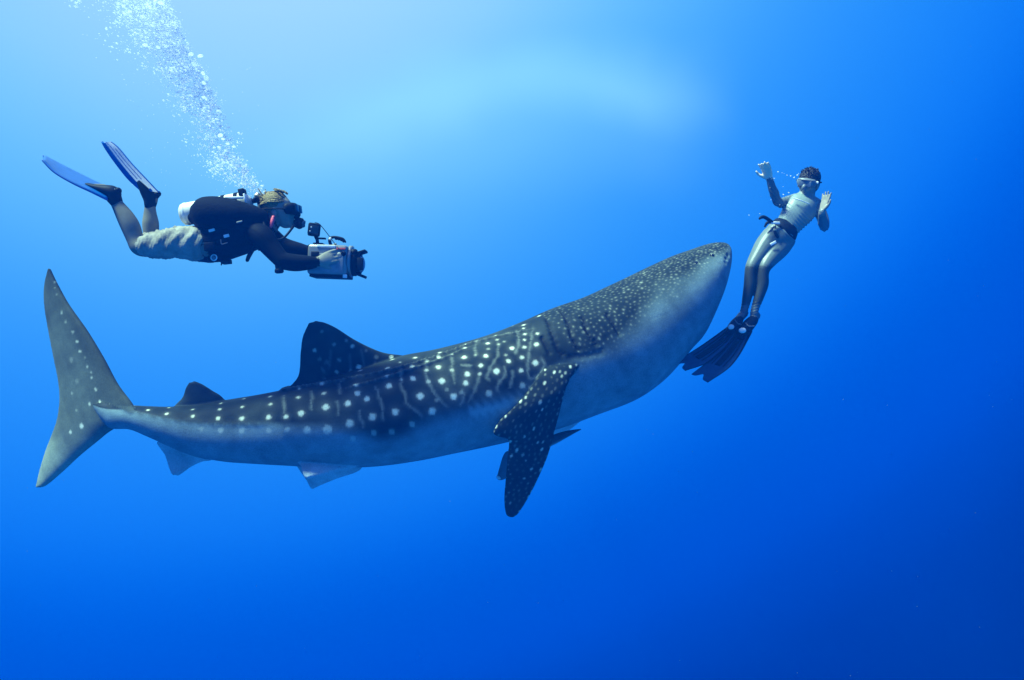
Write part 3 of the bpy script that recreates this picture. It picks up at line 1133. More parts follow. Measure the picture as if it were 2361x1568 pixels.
def unit(v):
    v = np.asarray(v, float)
    return v / (np.linalg.norm(v) + 1e-12)


def head_shells(C, up, front, s=1.0, skin=SKIN):
    """C: middle of the head; s = 1 is a head 0.235 m high"""
    up, front = unit(up), unit(front)
    front = unit(front - up * np.dot(front, up))
    rt = np.cross(front, up)

    def L(r, f, u):
        return np.asarray(C) + (rt * r + front * f + up * u) * s

    def E(c, a):
        return ellipsoid(L(*c), (rt * a[0] * s, front * a[1] * s, up * a[2] * s), skin)
    out = [E((0, -0.012, 0.028), (0.074, 0.094, 0.088)), E((0, 0.022, -0.02), (0.062, 0.066, 0.074)), E((0, 0.034, -0.066), (0.046, 0.050, 0.044)),
           E((0, 0.066, -0.096), (0.024, 0.020, 0.018)), E((0, 0.082, 0.022), (0.050, 0.016, 0.012)), E((0.036, 0.066, -0.028), (0.020, 0.016, 0.02)), E((-0.036, 0.066, -0.028), (0.020, 0.016, 0.02)),
           E((0, 0.084, -0.066), (0.022, 0.010, 0.006)), E((0, 0.082, -0.077), (0.019, 0.010, 0.006)),
           E((0.077, -0.008, -0.012), (0.010, 0.020, 0.032)), E((-0.077, -0.008, -0.012), (0.010, 0.020, 0.032))]
    out.append(tube([L(0, 0.080, 0.012), L(0, 0.096, -0.012), L(0, 0.106, -0.032), L(0, 0.088, -0.044)], np.array([.010, .012, .016, .014]) * s, np.array([.010, .012, .013, .010]) * s, skin, 4, 10, ref=front))
    return out, L, rt, up, front


def hand_shells(Wr, fwd, palm, thumb_side, s=1.0, curl=0.25, spread=0.10, tc=0.3, c=SKIN):
    """Wr wrist; fwd towards the fingers; palm: direction the palm faces; thumb_side: +1 or -1 along fwd x palm"""
    f = unit(fwd)
    p = unit(np.asarray(palm, float) - f * np.dot(palm, f))
    y = np.cross(f, p) * thumb_side
    Wr = np.asarray(Wr, float)

    def L(a, b, cc):
        return Wr + (f * a + y * b + p * cc) * s
    out = [tube([L(-0.02, 0, 0), L(0.02, 0.002, 0), L(0.06, 0, 0.0), L(0.09, 0, 0.0)], np.array([.026, .032, .040, .040]) * s, np.array([.020, .017, .015, .012]) * s, c, 4, 16, ref=p)]
    for b, ln, sp in ((0.030, .072, .8), (0.010, .082, .25), (-0.011, .076, -.3), (-0.030, .060, -.9)):
        pts, ang_, q = [L(0.070, b * 0.95, 0)], 0.0, L(0.092, b, 0.0)
        pts.append(q)
        cu = curl * (1 + 0.25 * random.uniform(-1, 1))
        for fr3 in (0.45, 0.31, 0.26):
            ang_ += cu
            dvec = f * math.cos(ang_) + p * math.sin(ang_) + y * spread * sp
            q = q + unit(dvec) * ln * fr3 * s
            pts.append(q)
        out.append(tube(pts, np.array([.010, .0105, .0095, .0085, .0075]) * s, None, c, 4, 10, ref=y))
    t0 = L(0.018, 0.020, 0.004)
    t1 = L(0.045, 0.046, 0.012)
    dv_ = unit(f * 0.75 + y * (0.7 - tc) + p * tc)
    t2 = t1 + dv_ * 0.034 * s
    t3 = t2 + unit(f * 0.9 + y * (0.35 - tc) + p * tc * 1.3) * 0.028 * s
    out.append(tube([t0, t1, t2, t3], np.array([.014, .013, .0105, .0085]) * s, None, c, 4, 10, ref=p))
    return out


# ------------------------------------------------------------------ scuba diver with camera
DD = 5.22
SUITB = np.array((0.006, 0.009, 0.016))
diver = root('person', W(480, 570, DD), 'scuba diver in black vest and pale shorts swimming right behind a video camera', 'person')
sh = []
hC = W(645, 489, DD)
hs, HL, hrt, hup, hfr = head_shells(hC, (-0.10, 0.0, 0.99), (0.99, -0.10, 0.0), 1.02)
sh += hs
sh.append(limb([(604, 530, DD, 26, 30), (618, 516, DD, 23, 25), (634, 503, DD, 21, 22)], SKIN * 0.8))
# torso in a black suit
sh.append(limb([(462, 566, DD, 26, 40), (482, 566, DD, 37, 57), (515, 556, DD, 40, 60), (550, 543, DD, 42, 64), (580, 530, DD, 42, 70), (602, 522, DD, 36, 62), (618, 518, DD, 24, 34)], SUITB, 6, 28))
# near arm / far arm
nd, fd = DD - 0.17, DD + 0.17
sh.append(limb([(588, 535, nd + .03, 26), (606, 548, nd, 27), (625, 572, nd - .01, 23), (645, 595, nd - .02, 20), (655, 602, nd - .02, 20), (680, 606, nd, 20), (708, 606, nd + .02, 17), (727, 605, nd + .04, 13)], SUITB))
sh.append(limb([(592, 530, fd, 26), (615, 540, fd, 24), (645, 562, fd + .02, 20), (662, 570, fd + .02, 19), (690, 578, fd, 18), (718, 584, fd - .02, 14), (730, 586, fd - .03, 12)], SUITB))
nw = W(731, 604, nd + .045)
sh += hand_shells(nw, (0.80, 0.03, 0.28), (0.1, 1, 0.0), -1, 1.12, 0.42, 0.05, 0.15)
fw = W(733, 586, fd - .03)
sh += hand_shells(fw, (0.88, -0.05, 0.2), (0.1, -1, 0.0), 1, 1.05, 0.38, 0.05, 0.15)
# legs: thighs under the shorts, bare shins, feet inside the fins
ln_, lf_ = DD - 0.11, DD + 0.13
sh.append(limb([(468, 566, ln_, 28), (420, 562, ln_, 28), (370, 566, ln_, 28), (338, 570, ln_, 23), (322, 567, ln_, 22), (312, 552, ln_, 19), (301, 523, ln_, 21), (288, 499, ln_, 19), (272, 474, ln_, 14), (262, 457, ln_, 12)], SKIN * 0.62))
sh.append(limb([(262, 460, ln_, 13), (258, 447, ln_, 14, 12), (240, 437, ln_, 12, 14), (222, 431, ln_, 7, 14)], SKIN * 0.62))
sh.append(limb([(468, 560, lf_, 26), (420, 556, lf_, 26), (380, 556, lf_, 26), (355, 556, lf_, 20), (349, 545, lf_, 17), (347, 515, lf_, 18), (346, 492, lf_, 14), (346, 470, lf_, 11)], SKIN * 0.72))
sh.append(limb([(347, 470, lf_, 12), (350, 455, lf_, 13), (338, 440, lf_, 10, 14), (328, 428, lf_, 6, 14)], SKIN * 0.62))
me, co, cl_ = fuse(sh, 'body', 0.0052, 3)
part_body = link('body', me, M_body, diver)
# hair
hair_sh = [ellipsoid(HL(0, -0.030, 0.042), (hrt * 0.082, hfr * 0.094, hup * 0.088), nu=24, nv=18)]
for _ in range(42):
    a, b_ = rng.uniform(-1, 1), rng.uniform(-0.2, 1)
    p0 = HL(0.07 * a, -0.05 - 0.05 * (1 - abs(b_)) * rng.uniform(0.2, 1), 0.05 + 0.07 * b_)
    dr = -hfr * rng.uniform(0.2, 1.0) + hup * rng.uniform(-0.1, 0.9) + hrt * rng.uniform(-.4, .4)
    ln2 = rng.uniform(0.02, 0.05)
    hair_sh.append(tube([p0, p0 + dr * ln2 * 0.5, p0 + dr * ln2 + hup * rng.uniform(-.01, .03)], [.008, .006, .002], None, n=3, m=6))
for _ in range(190):                   # wet locks combed back over the scalp
    a0 = rng.uniform(-1.45, 1.45)
    s0, s1 = rng.uniform(0.55, 1.5), rng.uniform(1.7, 3.0)
    lock = []
    for q_ in np.linspace(s0, s1, 6):
        lift = 1.0 + rng.normal(0.02, 0.012)
        lock.append(HL(0.082 * math.sin(a0) * math.sin(q_) * lift, -0.030 + 0.094 * math.cos(q_) * lift, 0.042 + 0.088 * math.cos(a0) * math.sin(q_) * lift))
    if lock[0][0] - hC[0] > 0.075 and a0 * a0 > 0.9:
        continue
    hair_sh.append(tube(lock, [.004, .007, .007, .006, .005, .002], None, n=2, m=6))
for _ in range(20):
    a = rng.uniform(-1, 1)
    p0 = HL(0.07 * a, rng.uniform(-0.05, 0.05), 0.125)
    dr = -hfr * rng.uniform(0.3, 1.0) + hup * rng.uniform(0.1, 0.5)
    hair_sh.append(tube([p0, p0 + dr * 0.02, p0 + dr * 0.045], [.008, .006, .002], None, n=3, m=6))
part('hair', hair_sh, M_hair, diver)
# dark hood-like strap area of the mask
mask = part('mask', [tube([HL(-0.058, 0.070, 0.004), HL(-0.03, 0.100, 0.006), HL(0.03, 0.100, 0.006), HL(0.058, 0.070, 0.004)], [.036, .040, .040, .036], [.022, .026, .026, .022], n=5, m=18, ref=hfr),
                     tube([HL(0, 0.098, -0.006), HL(0, 0.118, -0.028), HL(0, 0.104, -0.046)], [.017, .02, .016], n=4, m=12)], M_black, diver)
part('lens', [box(HL(0.030, 0.127, 0.008), (hrt, hfr, hup), (.027, .004, .026)), box(HL(-0.030, 0.127, 0.008), (hrt, hfr, hup), (.027, .004, .026))], M_lens, mask, bevel=0.004)
strap_pts = [HL(0.058 * math.cos(t) * 1.52, 0.005 + 0.108 * math.sin(t), 0.008 + 0.012 * -math.sin(t)) for t in np.linspace(-0.25 + 0.9, -0.9 - math.pi + 0.25, 18)]
part('strap', tube(strap_pts, .013, .004, n=3, m=10, ref=(0, 0, 1)), M_black, mask)
# regulator in the mouth with hose to the tank valve
reg = part('regulator', [lathe(HL(0, 0.088, -0.070), (0.94, -0.1, -0.36), [(0, .012), (.012, .02), (.022, .036), (.05, .038), (.062, .030), (.066, .012)], m=24),
                         tube([HL(-0.03, 0.135, -0.100), HL(0.03, 0.135, -0.100)], [.014, .014], n=3, m=12)], M_black, diver)
part('purge_cover', lathe(HL(0, 0.147, -0.093), (0.94, -0.1, -0.36), [(0, .024), (.006, .023), (.008, .010)], m=20), M_grey, reg)
part('hose', tube([HL(0.036, 0.115, -0.09), W(652, 550, DD - .14), W(628, 548, DD - .17), W(610, 520, DD - .17), W(600, 490, DD - .10), W(595, 468, DD - .02)], .008, n=8, m=10), M_black, reg)
part('hose_sleeve', tube([W(630, 500, DD - .115), W(627, 512, DD - .125), W(624, 524, DD - .13)], [.010, .014, .010], [.008, .010, .008], n=4, m=10), M_pink, reg)
# tank
ta, tb = W(418, 496, DD + .01), W(582, 464, DD + .01)
tax = unit(tb - ta)
tr_, tl_ = 25.5 * px(DD), np.linalg.norm(tb - ta)
tank = part('scuba_tank', lathe(ta, tax, [(0, .02), (.004, tr_ * .75), (.016, tr_ * .95), (.035, tr_), (tl_ - .10, tr_), (tl_ - .06, tr_ * .95), (tl_ - .03, tr_ * .78), (tl_ - .008, tr_ * .45), (tl_, .02)], m=40), M_tank, diver)
part('tank_boot', lathe(ta + tax * 0.03, tax, [(0, tr_ * 1.0), (.004, tr_ * 1.02), (.012, tr_ * 1.02), (.016, tr_ * 1.0)], m=40), M_white, tank)
part('valve', [lathe(tb - tax * .005, tax, [(0, .016), (.03, .016), (.034, .022), (.06, .022), (.064, .01)], m=16), tube([tb + tax * .035 + np.array((0, -.05, 0)), tb + tax * .035 + np.array((0, .05, 0))], .014, n=3, m=12),
               tube([tb + tax * .05, tb + tax * .06 + np.array((.02, 0, -.03))], .02, n=3, m=12)], M_black, tank)
part('first_stage', lathe(tb + tax * .03 + np.array((0, 0, .02)), (0.3, 0, 1), [(0, .02), (.014, .021), (.02, .014), (.03, .013)], m=16), M_brass, tank)
for t0_ in (0.60, 0.78):
    part('tank_band', lathe(ta + tax * tl_ * t0_, tax, [(0, tr_ * 1.0), (.001, tr_ * 1.03), (.026, tr_ * 1.03), (.027, tr_ * 1.0)], m=40), M_nylon, tank)
part('cam_buckle', box(W(559, 446, DD - .02), (unit(tax), (0, 1, 0), unit(np.cross((0, 1, 0), tax)) * -1), (.020, .03, .028)), M_black, tank, bevel=.006)
part('band_tab', box(W(565, 458, DD - .07), (unit(tax), (0, 1, 0), np.cross(tax, (0, 1, 0))), (.006, .012, .032)), M_white, tank, bevel=.003)
part('band_plate', box(W(540, 456, DD - .09), (unit(W(566, 456, DD) - W(512, 456, DD)), (0, 1, 0), (0, 0, 1)), (.06, .006, .008)), M_white, tank, bevel=.003)
# buoyancy vest: bladder lobe round the tank, waist part, straps
vest = part('buoyancy_vest', [
    limb([(458, 494, DD - .12, 30, 20), (470, 492, DD - .14, 37, 28), (500, 491, DD - .15, 38, 33), (540, 498, DD - .15, 37, 33), (575, 506, DD - .13, 34, 29), (598, 510, DD - .11, 30, 24)], n=6, m=24),
    limb([(449, 494, DD + .14, 24, 18), (465, 492, DD + .16, 29, 28), (500, 494, DD + .17, 31, 32), (540, 499, DD + .17, 30, 32), (575, 500, DD + .15, 29, 28), (600, 508, DD + .12, 24, 22)], n=6, m=24),
    limb([(468, 566, DD, 39, 58), (500, 561, DD, 43, 63), (535, 550, DD, 43, 66), (565, 540, DD, 42, 68), (588, 534, DD, 38, 66)], n=6, m=30),
    limb([(452, 505, DD, 14, 36), (520, 510, DD, 20, 44), (590, 508, DD, 18, 40)], n=5, m=20)], M_nylon, diver)
for x, y, d, hx, hz_, m_ in [(488, 531, DD - .185, .020, .009, M_white), (552, 512, DD - .24, .020, .005, M_grey), (522, 544, DD - .20, .018, .010, M_white)]:
    part('buckle', box(W(x, y, d), (unit((1, 0, .25)), (0, 1, 0), unit((-.25, 0, 1))), (hx, .006, hz_)), m_, vest, bevel=.004)
part('pocket', box(W(484, 569, DD - .175), (unit((1, 0, .05)), (0, 1, 0), unit((-.05, 0, 1))), (.035, .016, .028)), M_nylon, vest, bevel=.008)
part('pocket_edge', [tube([W(509, 553, DD - .205), W(511, 563, DD - .203), W(524, 560, DD - .205)], .003, n=3, m=6)], M_grey, vest)
tor = []
ring_c = W(493, 594, DD - .150)
part('ring', tube([ring_c + np.array((math.cos(t) * .018, 0, math.sin(t) * .018)) for t in np.linspace(0, 2 * math.pi, 17)], .0045, n=2, m=8), M_white, vest)
part('gauge', [lathe(ring_c + np.array((0, -.004, 0)), (0, -1, 0), [(0, .012), (.006, .012), (.007, .005)], m=16)], M_grey, vest)
part('weight_pouch', box(W(522, 604, DD - .06), ((1, 0, .1), (0, 1, 0), (-.1, 0, 1)), (.027, .03, .014)), M_black, vest, bevel=.004)
part('strap', tube([W(507, 600, DD - .08), W(510, 606, DD - .08), W(510, 611, DD - .08)], .004, n=3, m=6), M_black, vest)
part('inflator_hose', [tube([W(590, 568, DD - .12), W(582, 577, DD - .13), W(574, 590, DD - .13), W(570, 600, DD - .13)], [.009, .013, .014, .012], n=5, m=12),
                       tube([W(578, 568, DD - .13), W(592, 573, DD - .14), W(597, 577, DD - .14)], .005, n=3, m=8)], M_black, vest)
con = part('gauge_console', [limb([(644, 600, DD - .20, 8), (644, 612, DD - .20, 10), (643, 622, DD - .20, 8)], n=4, m=16), lathe(W(643, 620, DD - .20), (0.1, 0, -1), [(0, .024), (.006, .028), (.022, .028), (.028, .02)], m=20)], M_black, diver)
# shorts
ssh = [limb([(478, 566, DD, 38, 60), (455, 563, DD, 41, 62), (430, 560, DD, 38, 58), (405, 560, DD, 34, 46)], n=5, m=26),
       limb([(450, 563, ln_, 40, 36), (410, 560, ln_, 36, 34), (375, 566, ln_, 32, 32), (345, 567, ln_, 28, 28), (333, 566, ln_, 25, 26)], n=5, m=24),
       limb([(450, 559, lf_, 38, 36), (410, 557, lf_, 34, 34), (375, 559, lf_, 29, 31), (350, 556, lf_, 25, 28)], n=5, m=24)]
me, co, _c = fuse(ssh, 'shorts', 0.0075, 3)


def wrinkle(co_, no_):
    p = proj(co_)
    u = (p[:, 0] - 330) / 140
    a = np.sin(p[:, 0] * 0.19 + p[:, 1] * 0.10 + 1.5 * np.sin(p[:, 1] * 0.07 + co_[:, 1] * 5) + co_[:, 1] * 9)
    b = np.sin(p[:, 0] * 0.33 - p[:, 1] * 0.17 + co_[:, 1] * 14 + 2 * np.sin(p[:, 0] * .05))
    up_ = sstep(p[:, 1], 600, 540)
    return (0.0045 * np.sign(a) * np.abs(a) ** 1.5 + 0.003 * b) * (0.45 + 0.8 * up_) + 0.0012 * np.sin(p[:, 0] * .8 + p[:, 1] * .3)


displace(me, wrinkle)
smooth(me)
link('shorts', me, M_short, diver)
part('waistband', limb([(474, 566, DD, 40.5, 61.5), (482, 565, DD, 41, 61.5)], n=3, m=28), M_black, diver)


# fins of the diver
def paddle(owner, up_edge, low_edge, pocket, m_blade, panel, rails, notch=0.0, name='fin', camber=0.0, th=.006):
    f_ = part(name, sheet([W(*p) for p in up_edge], [W(*p) for p in low_edge], th, 6, 16, edge=.002, notch=notch, camber=camber, prof=1), m_blade, owner)
    part('foot_pocket', pocket, M_black, f_)
    for rl in rails:
        part('rail', tube([W(*p) for p in rl], .007, n=4, m=10), m_blade, f_)
    return f_


up1 = [(270, 436, ln_ + .10), (231, 425, ln_ + .12), (189, 405, ln_ + .13), (147, 384, ln_ + .13), (101, 360, ln_ + .12)]
lo1 = [(246, 460, ln_ - .06), (210, 442, ln_ - .10), (168, 422, ln_ - .12), (126, 397, ln_ - .12), (99, 370, ln_ - .11)]
f1 = paddle(diver, up1, lo1, [limb([(268, 466, ln_, 14, 17), (262, 455, ln_, 17, 18), (258, 446, ln_, 18, 19), (240, 440, ln_, 14, 20), (222, 434, ln_, 9, 20), (206, 428, ln_, 5, 18)], n=5, m=18), limb([(262, 448, ln_, 14, 12), (272, 440, ln_, 8, 9)], n=3, m=12)],
            M_finb, None, [up1, lo1])
up2 = [(366, 444, lf_ - .10), (337, 413, lf_ - .11), (305, 379, lf_ - .11), (274, 342, lf_ - .10), (256, 327, lf_ - .09)]
lo2 = [(324, 438, lf_ + .06), (295, 411, lf_ + .06), (265, 373, lf_ + .06), (245, 344, lf_ + .06), (236, 328, lf_ + .06)]
mid2 = [tuple(np.array(a) * 0.30 + np.array(b) * 0.70) for a, b in zip(up2, lo2)]
f2 = paddle(diver, mid2, lo2, [limb([(346, 474, lf_, 12, 16), (347, 462, lf_, 15, 17), (345, 450, lf_, 17, 18), (336, 437, lf_, 14, 18), (326, 424, lf_, 8, 16)], n=5, m=18), limb([(352, 454, lf_, 12, 12), (364, 447, lf_, 7, 8)], n=3, m=12)],
            M_finb, None, [lo2])
part('rail', tube([W(*p) for p in up2], .004, n=4, m=10), M_finb, f2)
th_off = 0
A2, B2 = np.array([W(*p) for p in up2]), np.array([W(*p) for p in lo2])
toc = np.cross(A2[-1] - A2[0], B2[2] - A2[2])
toc = unit(toc) * (-0.013 if toc[1] > 0 else 0.013)


def inset(t0, t1):
    return [a * (1 - t) + b * t + toc for (a, b), t in zip(zip(A2, B2), t0)], [a * (1 - t) + b * t + toc for (a, b), t in zip(zip(A2, B2), t1)]


# a single translucent skin between the two rails lets the sunlight through
Pq = catmull(np.column_stack([A2, A2 * 0.30 + B2 * 0.70]), 6)
pv_ = np.vstack([Pq[:, :3] * (1 - c_) + Pq[:, 3:] * c_ for c_ in np.linspace(0.01, 0.99, 7)])
nq = len(Pq)
pf_ = [(k * nq + i_, k * nq + i_ + 1, (k + 1) * nq + i_ + 1, (k + 1) * nq + i_) for k in range(6) for i_ in range(nq - 1)]
part('white_panel', Shell(pv_, pf_), M_panel, f2)
part('panel_rib', [tube(catmull([a * .55 + b * .45 + toc * 0.4 for a, b in zip(A2[1:], B2[1:])], 3), .0022, n=2, m=6), tube(catmull([a * .78 + b * .22 + toc * 0.4 for a, b in zip(A2[1:4], B2[1:4])], 3), .0022, n=2, m=6)], M_finb, f2)
part('fin_slot', box(A2[0] * .7 + B2[0] * .3 + (A2[1] - A2[0]) * .15 + toc * 0.4, (unit(A2[1] - A2[0]), (0, 1, 0), unit(np.cross((0, 1, 0), A2[1] - A2[0]))), (.012, .004, .007)), M_finb, f2, bevel=.002)

# ------------------------------------------------------------------ the diver's video camera
KD_ = DD - 0.005
K = root('video_camera', W(760, 604, KD_), 'silver underwater video camera housing held out by the scuba diver', 'camera')
ex, ey, ez = unit((1, 0, -0.035)), np.array((0, 1.0, 0)), unit((0.035, 0, 1))
EX = (ex, ey, ez)


def KP(x, y, dy=0.0):
    return W(x, y, KD_ + dy)


hw = 42 * px(KD_)
part('housing', box(KP(762, 602), EX, (hw + .01, .105, .098)), M_silver, K, bevel=.022)
part('side_panel', box(KP(756, 607, -.108), EX, (.098, .004, .062)), mat('grey_painted_metal', (.22, .23, .24), .45), K, bevel=.003)
part('top_plate', box(KP(756, 569), EX, (.085, .06, .008)), M_silver, K, bevel=.004)
part('pale_strip', box(KP(752, 568, -.104), EX, (.06, .006, .008)), M_white, K, bevel=.003)
part('red_sticker', box(KP(786, 574, -.107), EX, (.030, .003, .007)), M_red, K, bevel=.002)
part('rear_plate', lathe(KP(717, 579), ex, [(-.022, .02), (-.02, .040), (0, .046), (.012, .046)], m=28), M_black, K)
part('side_window', box(KP(726, 586, -.110), EX, (.026, .006, .018)), M_black, K, bevel=.006)
part('base_skid', box(KP(764, 637), EX, (.125, .09, .014)), M_black, K, bevel=.006)
part('latch', box(KP(795, 637, -.094), EX, (.014, .006, .012)), M_white, K, bevel=.003)
part('front_ring', lathe(KP(805, 603), ex, [(0, .09), (.002, .104), (.022, .104), (.026, .09)], m=40), M_silver, K)
port = part('lens_port', lathe(KP(811, 606), ex, [(0, .05), (.002, .088), (.03, .088), (.034, .078), (.06, .074), (.062, .05)], m=40), M_black, K)
part('dome', lathe(KP(829, 609), ex, [(0, .062), (.012, .058), (.024, .046), (.032, .028), (.035, .006)], m=32), M_dome, port)
for zz, tilt in ((1, .35), (-1, -.35)):
    c0 = KP(833, 609) + ez * zz * .076
    part('lens_shade', box(c0, (unit(ex + ez * tilt), ey, unit(ez - ex * tilt)), (.032, .045, .009)), M_black, port, bevel=.004)
for dy in (-.07, .07):
    part('lens_shade', box(KP(830, 609, dy), EX, (.02, .008, .04)), M_black, port, bevel=.003)
part('front_light', lathe(KP(808, 583, -.05), ex, [(0, .02), (.002, .026), (.036, .026), (.04, .018)], m=20), M_black, K)
part('knob', [lathe(KP(792, 585, -.105), (0, -1, 0), [(0, .016), (.014, .015), (.016, .006)], m=16)], M_black, K)
part('knob', [lathe(KP(783, 590, -.105), (0, -1, 0), [(0, .024), (.006, .023), (.008, .010)], m=20)], M_grey, K)
hd = part('carry_handle', [tube([KP(763, 567), KP(760, 556), KP(762, 549), KP(770, 547), KP(782, 549), KP(791, 552), KP(796, 558)], [.010, .011, .010, .009, .010, .009, .006], [.014] * 7, n=5, m=12)], M_black, K)
part('finger_ridge', [ellipsoid(KP(x, y + 2.5), (ex * .010, ey * .013, ez * .009)) for x, y in ((775, 548), (781, 549), (787, 551), (792, 554))], M_black, hd)
part('handle_pivot', lathe(KP(761, 551, -.012), (0, -1, 0), [(0, .010), (.006, .009), (.008, .003)], m=14), M_white, hd)
part('accessory_shoe', box(KP(735, 563), EX, (.032, .03, .006)), M_black, K, bevel=.003)
mon = part('monitor', box(KP(724, 530), (unit((1, 0.25, -.12)), unit((-.25, 1, 0)), unit((.12, 0, 1))), (.040, .045, .040)), M_black, K, bevel=.012)
part('screen', box(KP(724, 530, -.047), (unit((1, .25, -.12)), unit((-.25, 1, 0)), unit((.12, 0, 1))), (.028, .003, .028)), M_screen, mon, bevel=.003)
for xx, yy in ((717.5, 524), (715, 533)):
    part('button', lathe(KP(xx, yy, -.050), (0, -1, 0), [(0, .006), (.005, .005), (.006, .002)], m=12), M_white, mon)
part('monitor_post', [tube([KP(728, 546), KP(731, 553), KP(732, 563)], [.012, .011, .012], n=4, m=12), box(KP(740, 550), EX, (.03, .014, .005))], M_black, K)
part('cable', tube([KP(726, 513), KP(736, 517), KP(750, 533), KP(765, 553), KP(778, 570, -.11), KP(792, 583, -.125)], .0025, n=6, m=6), M_black, K)

# ------------------------------------------------------------------ freediver
FD = 6.45
fdv = root('person', W(1805, 545, FD), 'freediver in a shiny grey wetsuit leaning back with open hands beside the shark head', 'person')
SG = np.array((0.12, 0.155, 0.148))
SGT = np.array((0.20, 0.265, 0.245))  # torso tone raised: sunlight on the chest put into the colour
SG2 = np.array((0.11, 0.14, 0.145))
sh = []
fC = W(1863, 423, FD + .05)
hs2, FL_, frt, fup, ffr = head_shells(fC, (0.06, -0.32, 0.95), (-0.58, -0.76, -0.32), 1.0, SKIN * 0.9)
sh += hs2
sh.append(limb([(1857, 468, FD + .05, 19, 20), (1862, 452, FD + .055, 15, 16), (1865, 438, FD + .06, 14, 15)], SKIN * 0.8))


def fk(x, y, d, r, *q):
    return (x, y, FD + d, r, *q)


# torso: pelvis, waist, ribs, shoulders
sh.append(limb([fk(1789, 552, -.03, 34, 26), fk(1800, 540, -.03, 35, 27), fk(1815, 522, -.02, 29, 24), fk(1830, 502, .0, 33, 27), fk(1843, 484, .02, 37, 29), fk(1853, 468, .045, 33, 25), fk(1858, 458, .05, 24, 18)], SGT, 6, 32))
sh.append(limb([fk(1830, 461, .05, 14), fk(1853, 462, .05, 19, 18), fk(1884, 474, .05, 15)], SGT, 5, 20))
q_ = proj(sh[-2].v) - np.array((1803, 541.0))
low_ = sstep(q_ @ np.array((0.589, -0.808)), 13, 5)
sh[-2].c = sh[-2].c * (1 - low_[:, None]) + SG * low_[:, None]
# image-left arm (raised hand)
sh.append(limb([fk(1834, 460, .05, 14), fk(1818, 464, .03, 13), fk(1800, 468, .0, 11.5), fk(1791, 463, -.02, 10.5), fk(1784, 445, -.05, 10.5), fk(1778, 428, -.07, 9), fk(1774, 415, -.08, 7.5)], SG2))
# image-right arm
sh.append(limb([fk(1880, 472, .05, 15), fk(1890, 490, .02, 14), fk(1898, 510, -.02, 12.5), fk(1899, 523, -.06, 11.5), fk(1897, 512, -.14, 11.5), fk(1895, 500, -.19, 9.5), fk(1894, 489, -.22, 7.5)], SG2))
sh += hand_shells(W(1774, 413, FD - .08), (-0.42, -0.30, 0.86), (-0.5, -0.65, 0.30), -1, 1.0, 0.42, 0.10, 0.1, np.array((.85, .72, .48)))  # raised hand's skin painted much paler, imitating the sun on it
sh += hand_shells(W(1894, 488, FD - .22), (0.30, -0.05, 0.95), (-0.75, -0.5, 0.2), 1, 0.92, 0.10, 0.18, 0.2, SKIN)
# legs
L1 = [fk(1781, 546, -.02, 26, 26), fk(1764, 566, -.04, 24, 25), fk(1748, 590, -.07, 19.5, 21), fk(1733, 614, -.10, 14.5, 16), fk(1729, 632, -.11, 13, 14), fk(1728, 655, -.11, 13.5, 15), fk(1723, 680, -.12, 11.5, 12), fk(1717, 708, -.13, 9, 9.5), fk(1713, 722, -.14, 8.5, 9.5)]
L2 = [fk(1806, 552, -.01, 27, 27), fk(1794, 572, -.03, 25, 26), fk(1777, 593, -.08, 20.5, 22), fk(1763, 614, -.12, 15.5, 17), fk(1758, 632, -.13, 13.5, 14.5), fk(1757, 655, -.13, 14, 15.5), fk(1750, 682, -.14, 11.5, 12), fk(1741, 709, -.15, 9.2, 9.5), fk(1738, 724, -.16, 9, 10)]
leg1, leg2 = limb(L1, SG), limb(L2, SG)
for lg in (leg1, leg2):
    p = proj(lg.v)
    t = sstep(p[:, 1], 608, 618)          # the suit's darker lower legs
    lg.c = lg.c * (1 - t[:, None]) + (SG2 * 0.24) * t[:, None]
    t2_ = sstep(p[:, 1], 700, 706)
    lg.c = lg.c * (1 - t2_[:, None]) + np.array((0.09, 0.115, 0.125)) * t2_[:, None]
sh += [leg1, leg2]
sh.append(limb([fk(1716, 722, -.12, 9), fk(1706, 732, -.16, 9.5, 10), fk(1692, 748, -.21, 8, 11), fk(1682, 760, -.24, 6, 11)], np.array((0.09, 0.115, 0.125))))
sh.append(limb([fk(1743, 728, -.13, 9.5), fk(1733, 739, -.18, 10, 11), fk(1718, 755, -.23, 8.5, 12), fk(1708, 770, -.26, 6, 12)], np.array((0.09, 0.115, 0.125))))
me, co, cc_ = fuse(sh, 'body', 0.0056, 3)
ax_t = np.array((1862 - 1803, 460 - 541.0))
ax_t /= np.linalg.norm(ax_t)


def suit_folds(co_, no_):
    p = proj(co_)
    q = p - np.array((1803, 541.0))
    along = q @ ax_t
    across = q @ np.array((-ax_t[1], ax_t[0]))
    m_ = sstep(along, -8, 10) * sstep(along, 86, 55) * (p[:, 0] > 1770) * (p[:, 1] < 560) * (0.35 + 0.65 * sstep(across, -14, 12))
    wv2 = np.sin(along * 0.82 + 0.16 * across + 1.2 * np.sin(across * .12))
    arms = ((p[:, 0] > 1775) & (p[:, 0] < 1812) & (p[:, 1] < 480)) * 0.5
    return 0.0042 * wv2 * m_ + 0.003 * arms * np.sin(p[:, 0] * .7 - p[:, 1] * .55) + 0.0016 * np.sin(p[:, 1] * 1.0 + p[:, 0] * .3) * sstep(p[:, 1], 690, 700) * sstep(p[:, 1], 735, 720)


displace(me, suit_folds)
# the sunlit chest is painted into the paler torso colour above
fbody = link('body', me, M_suit, fdv)
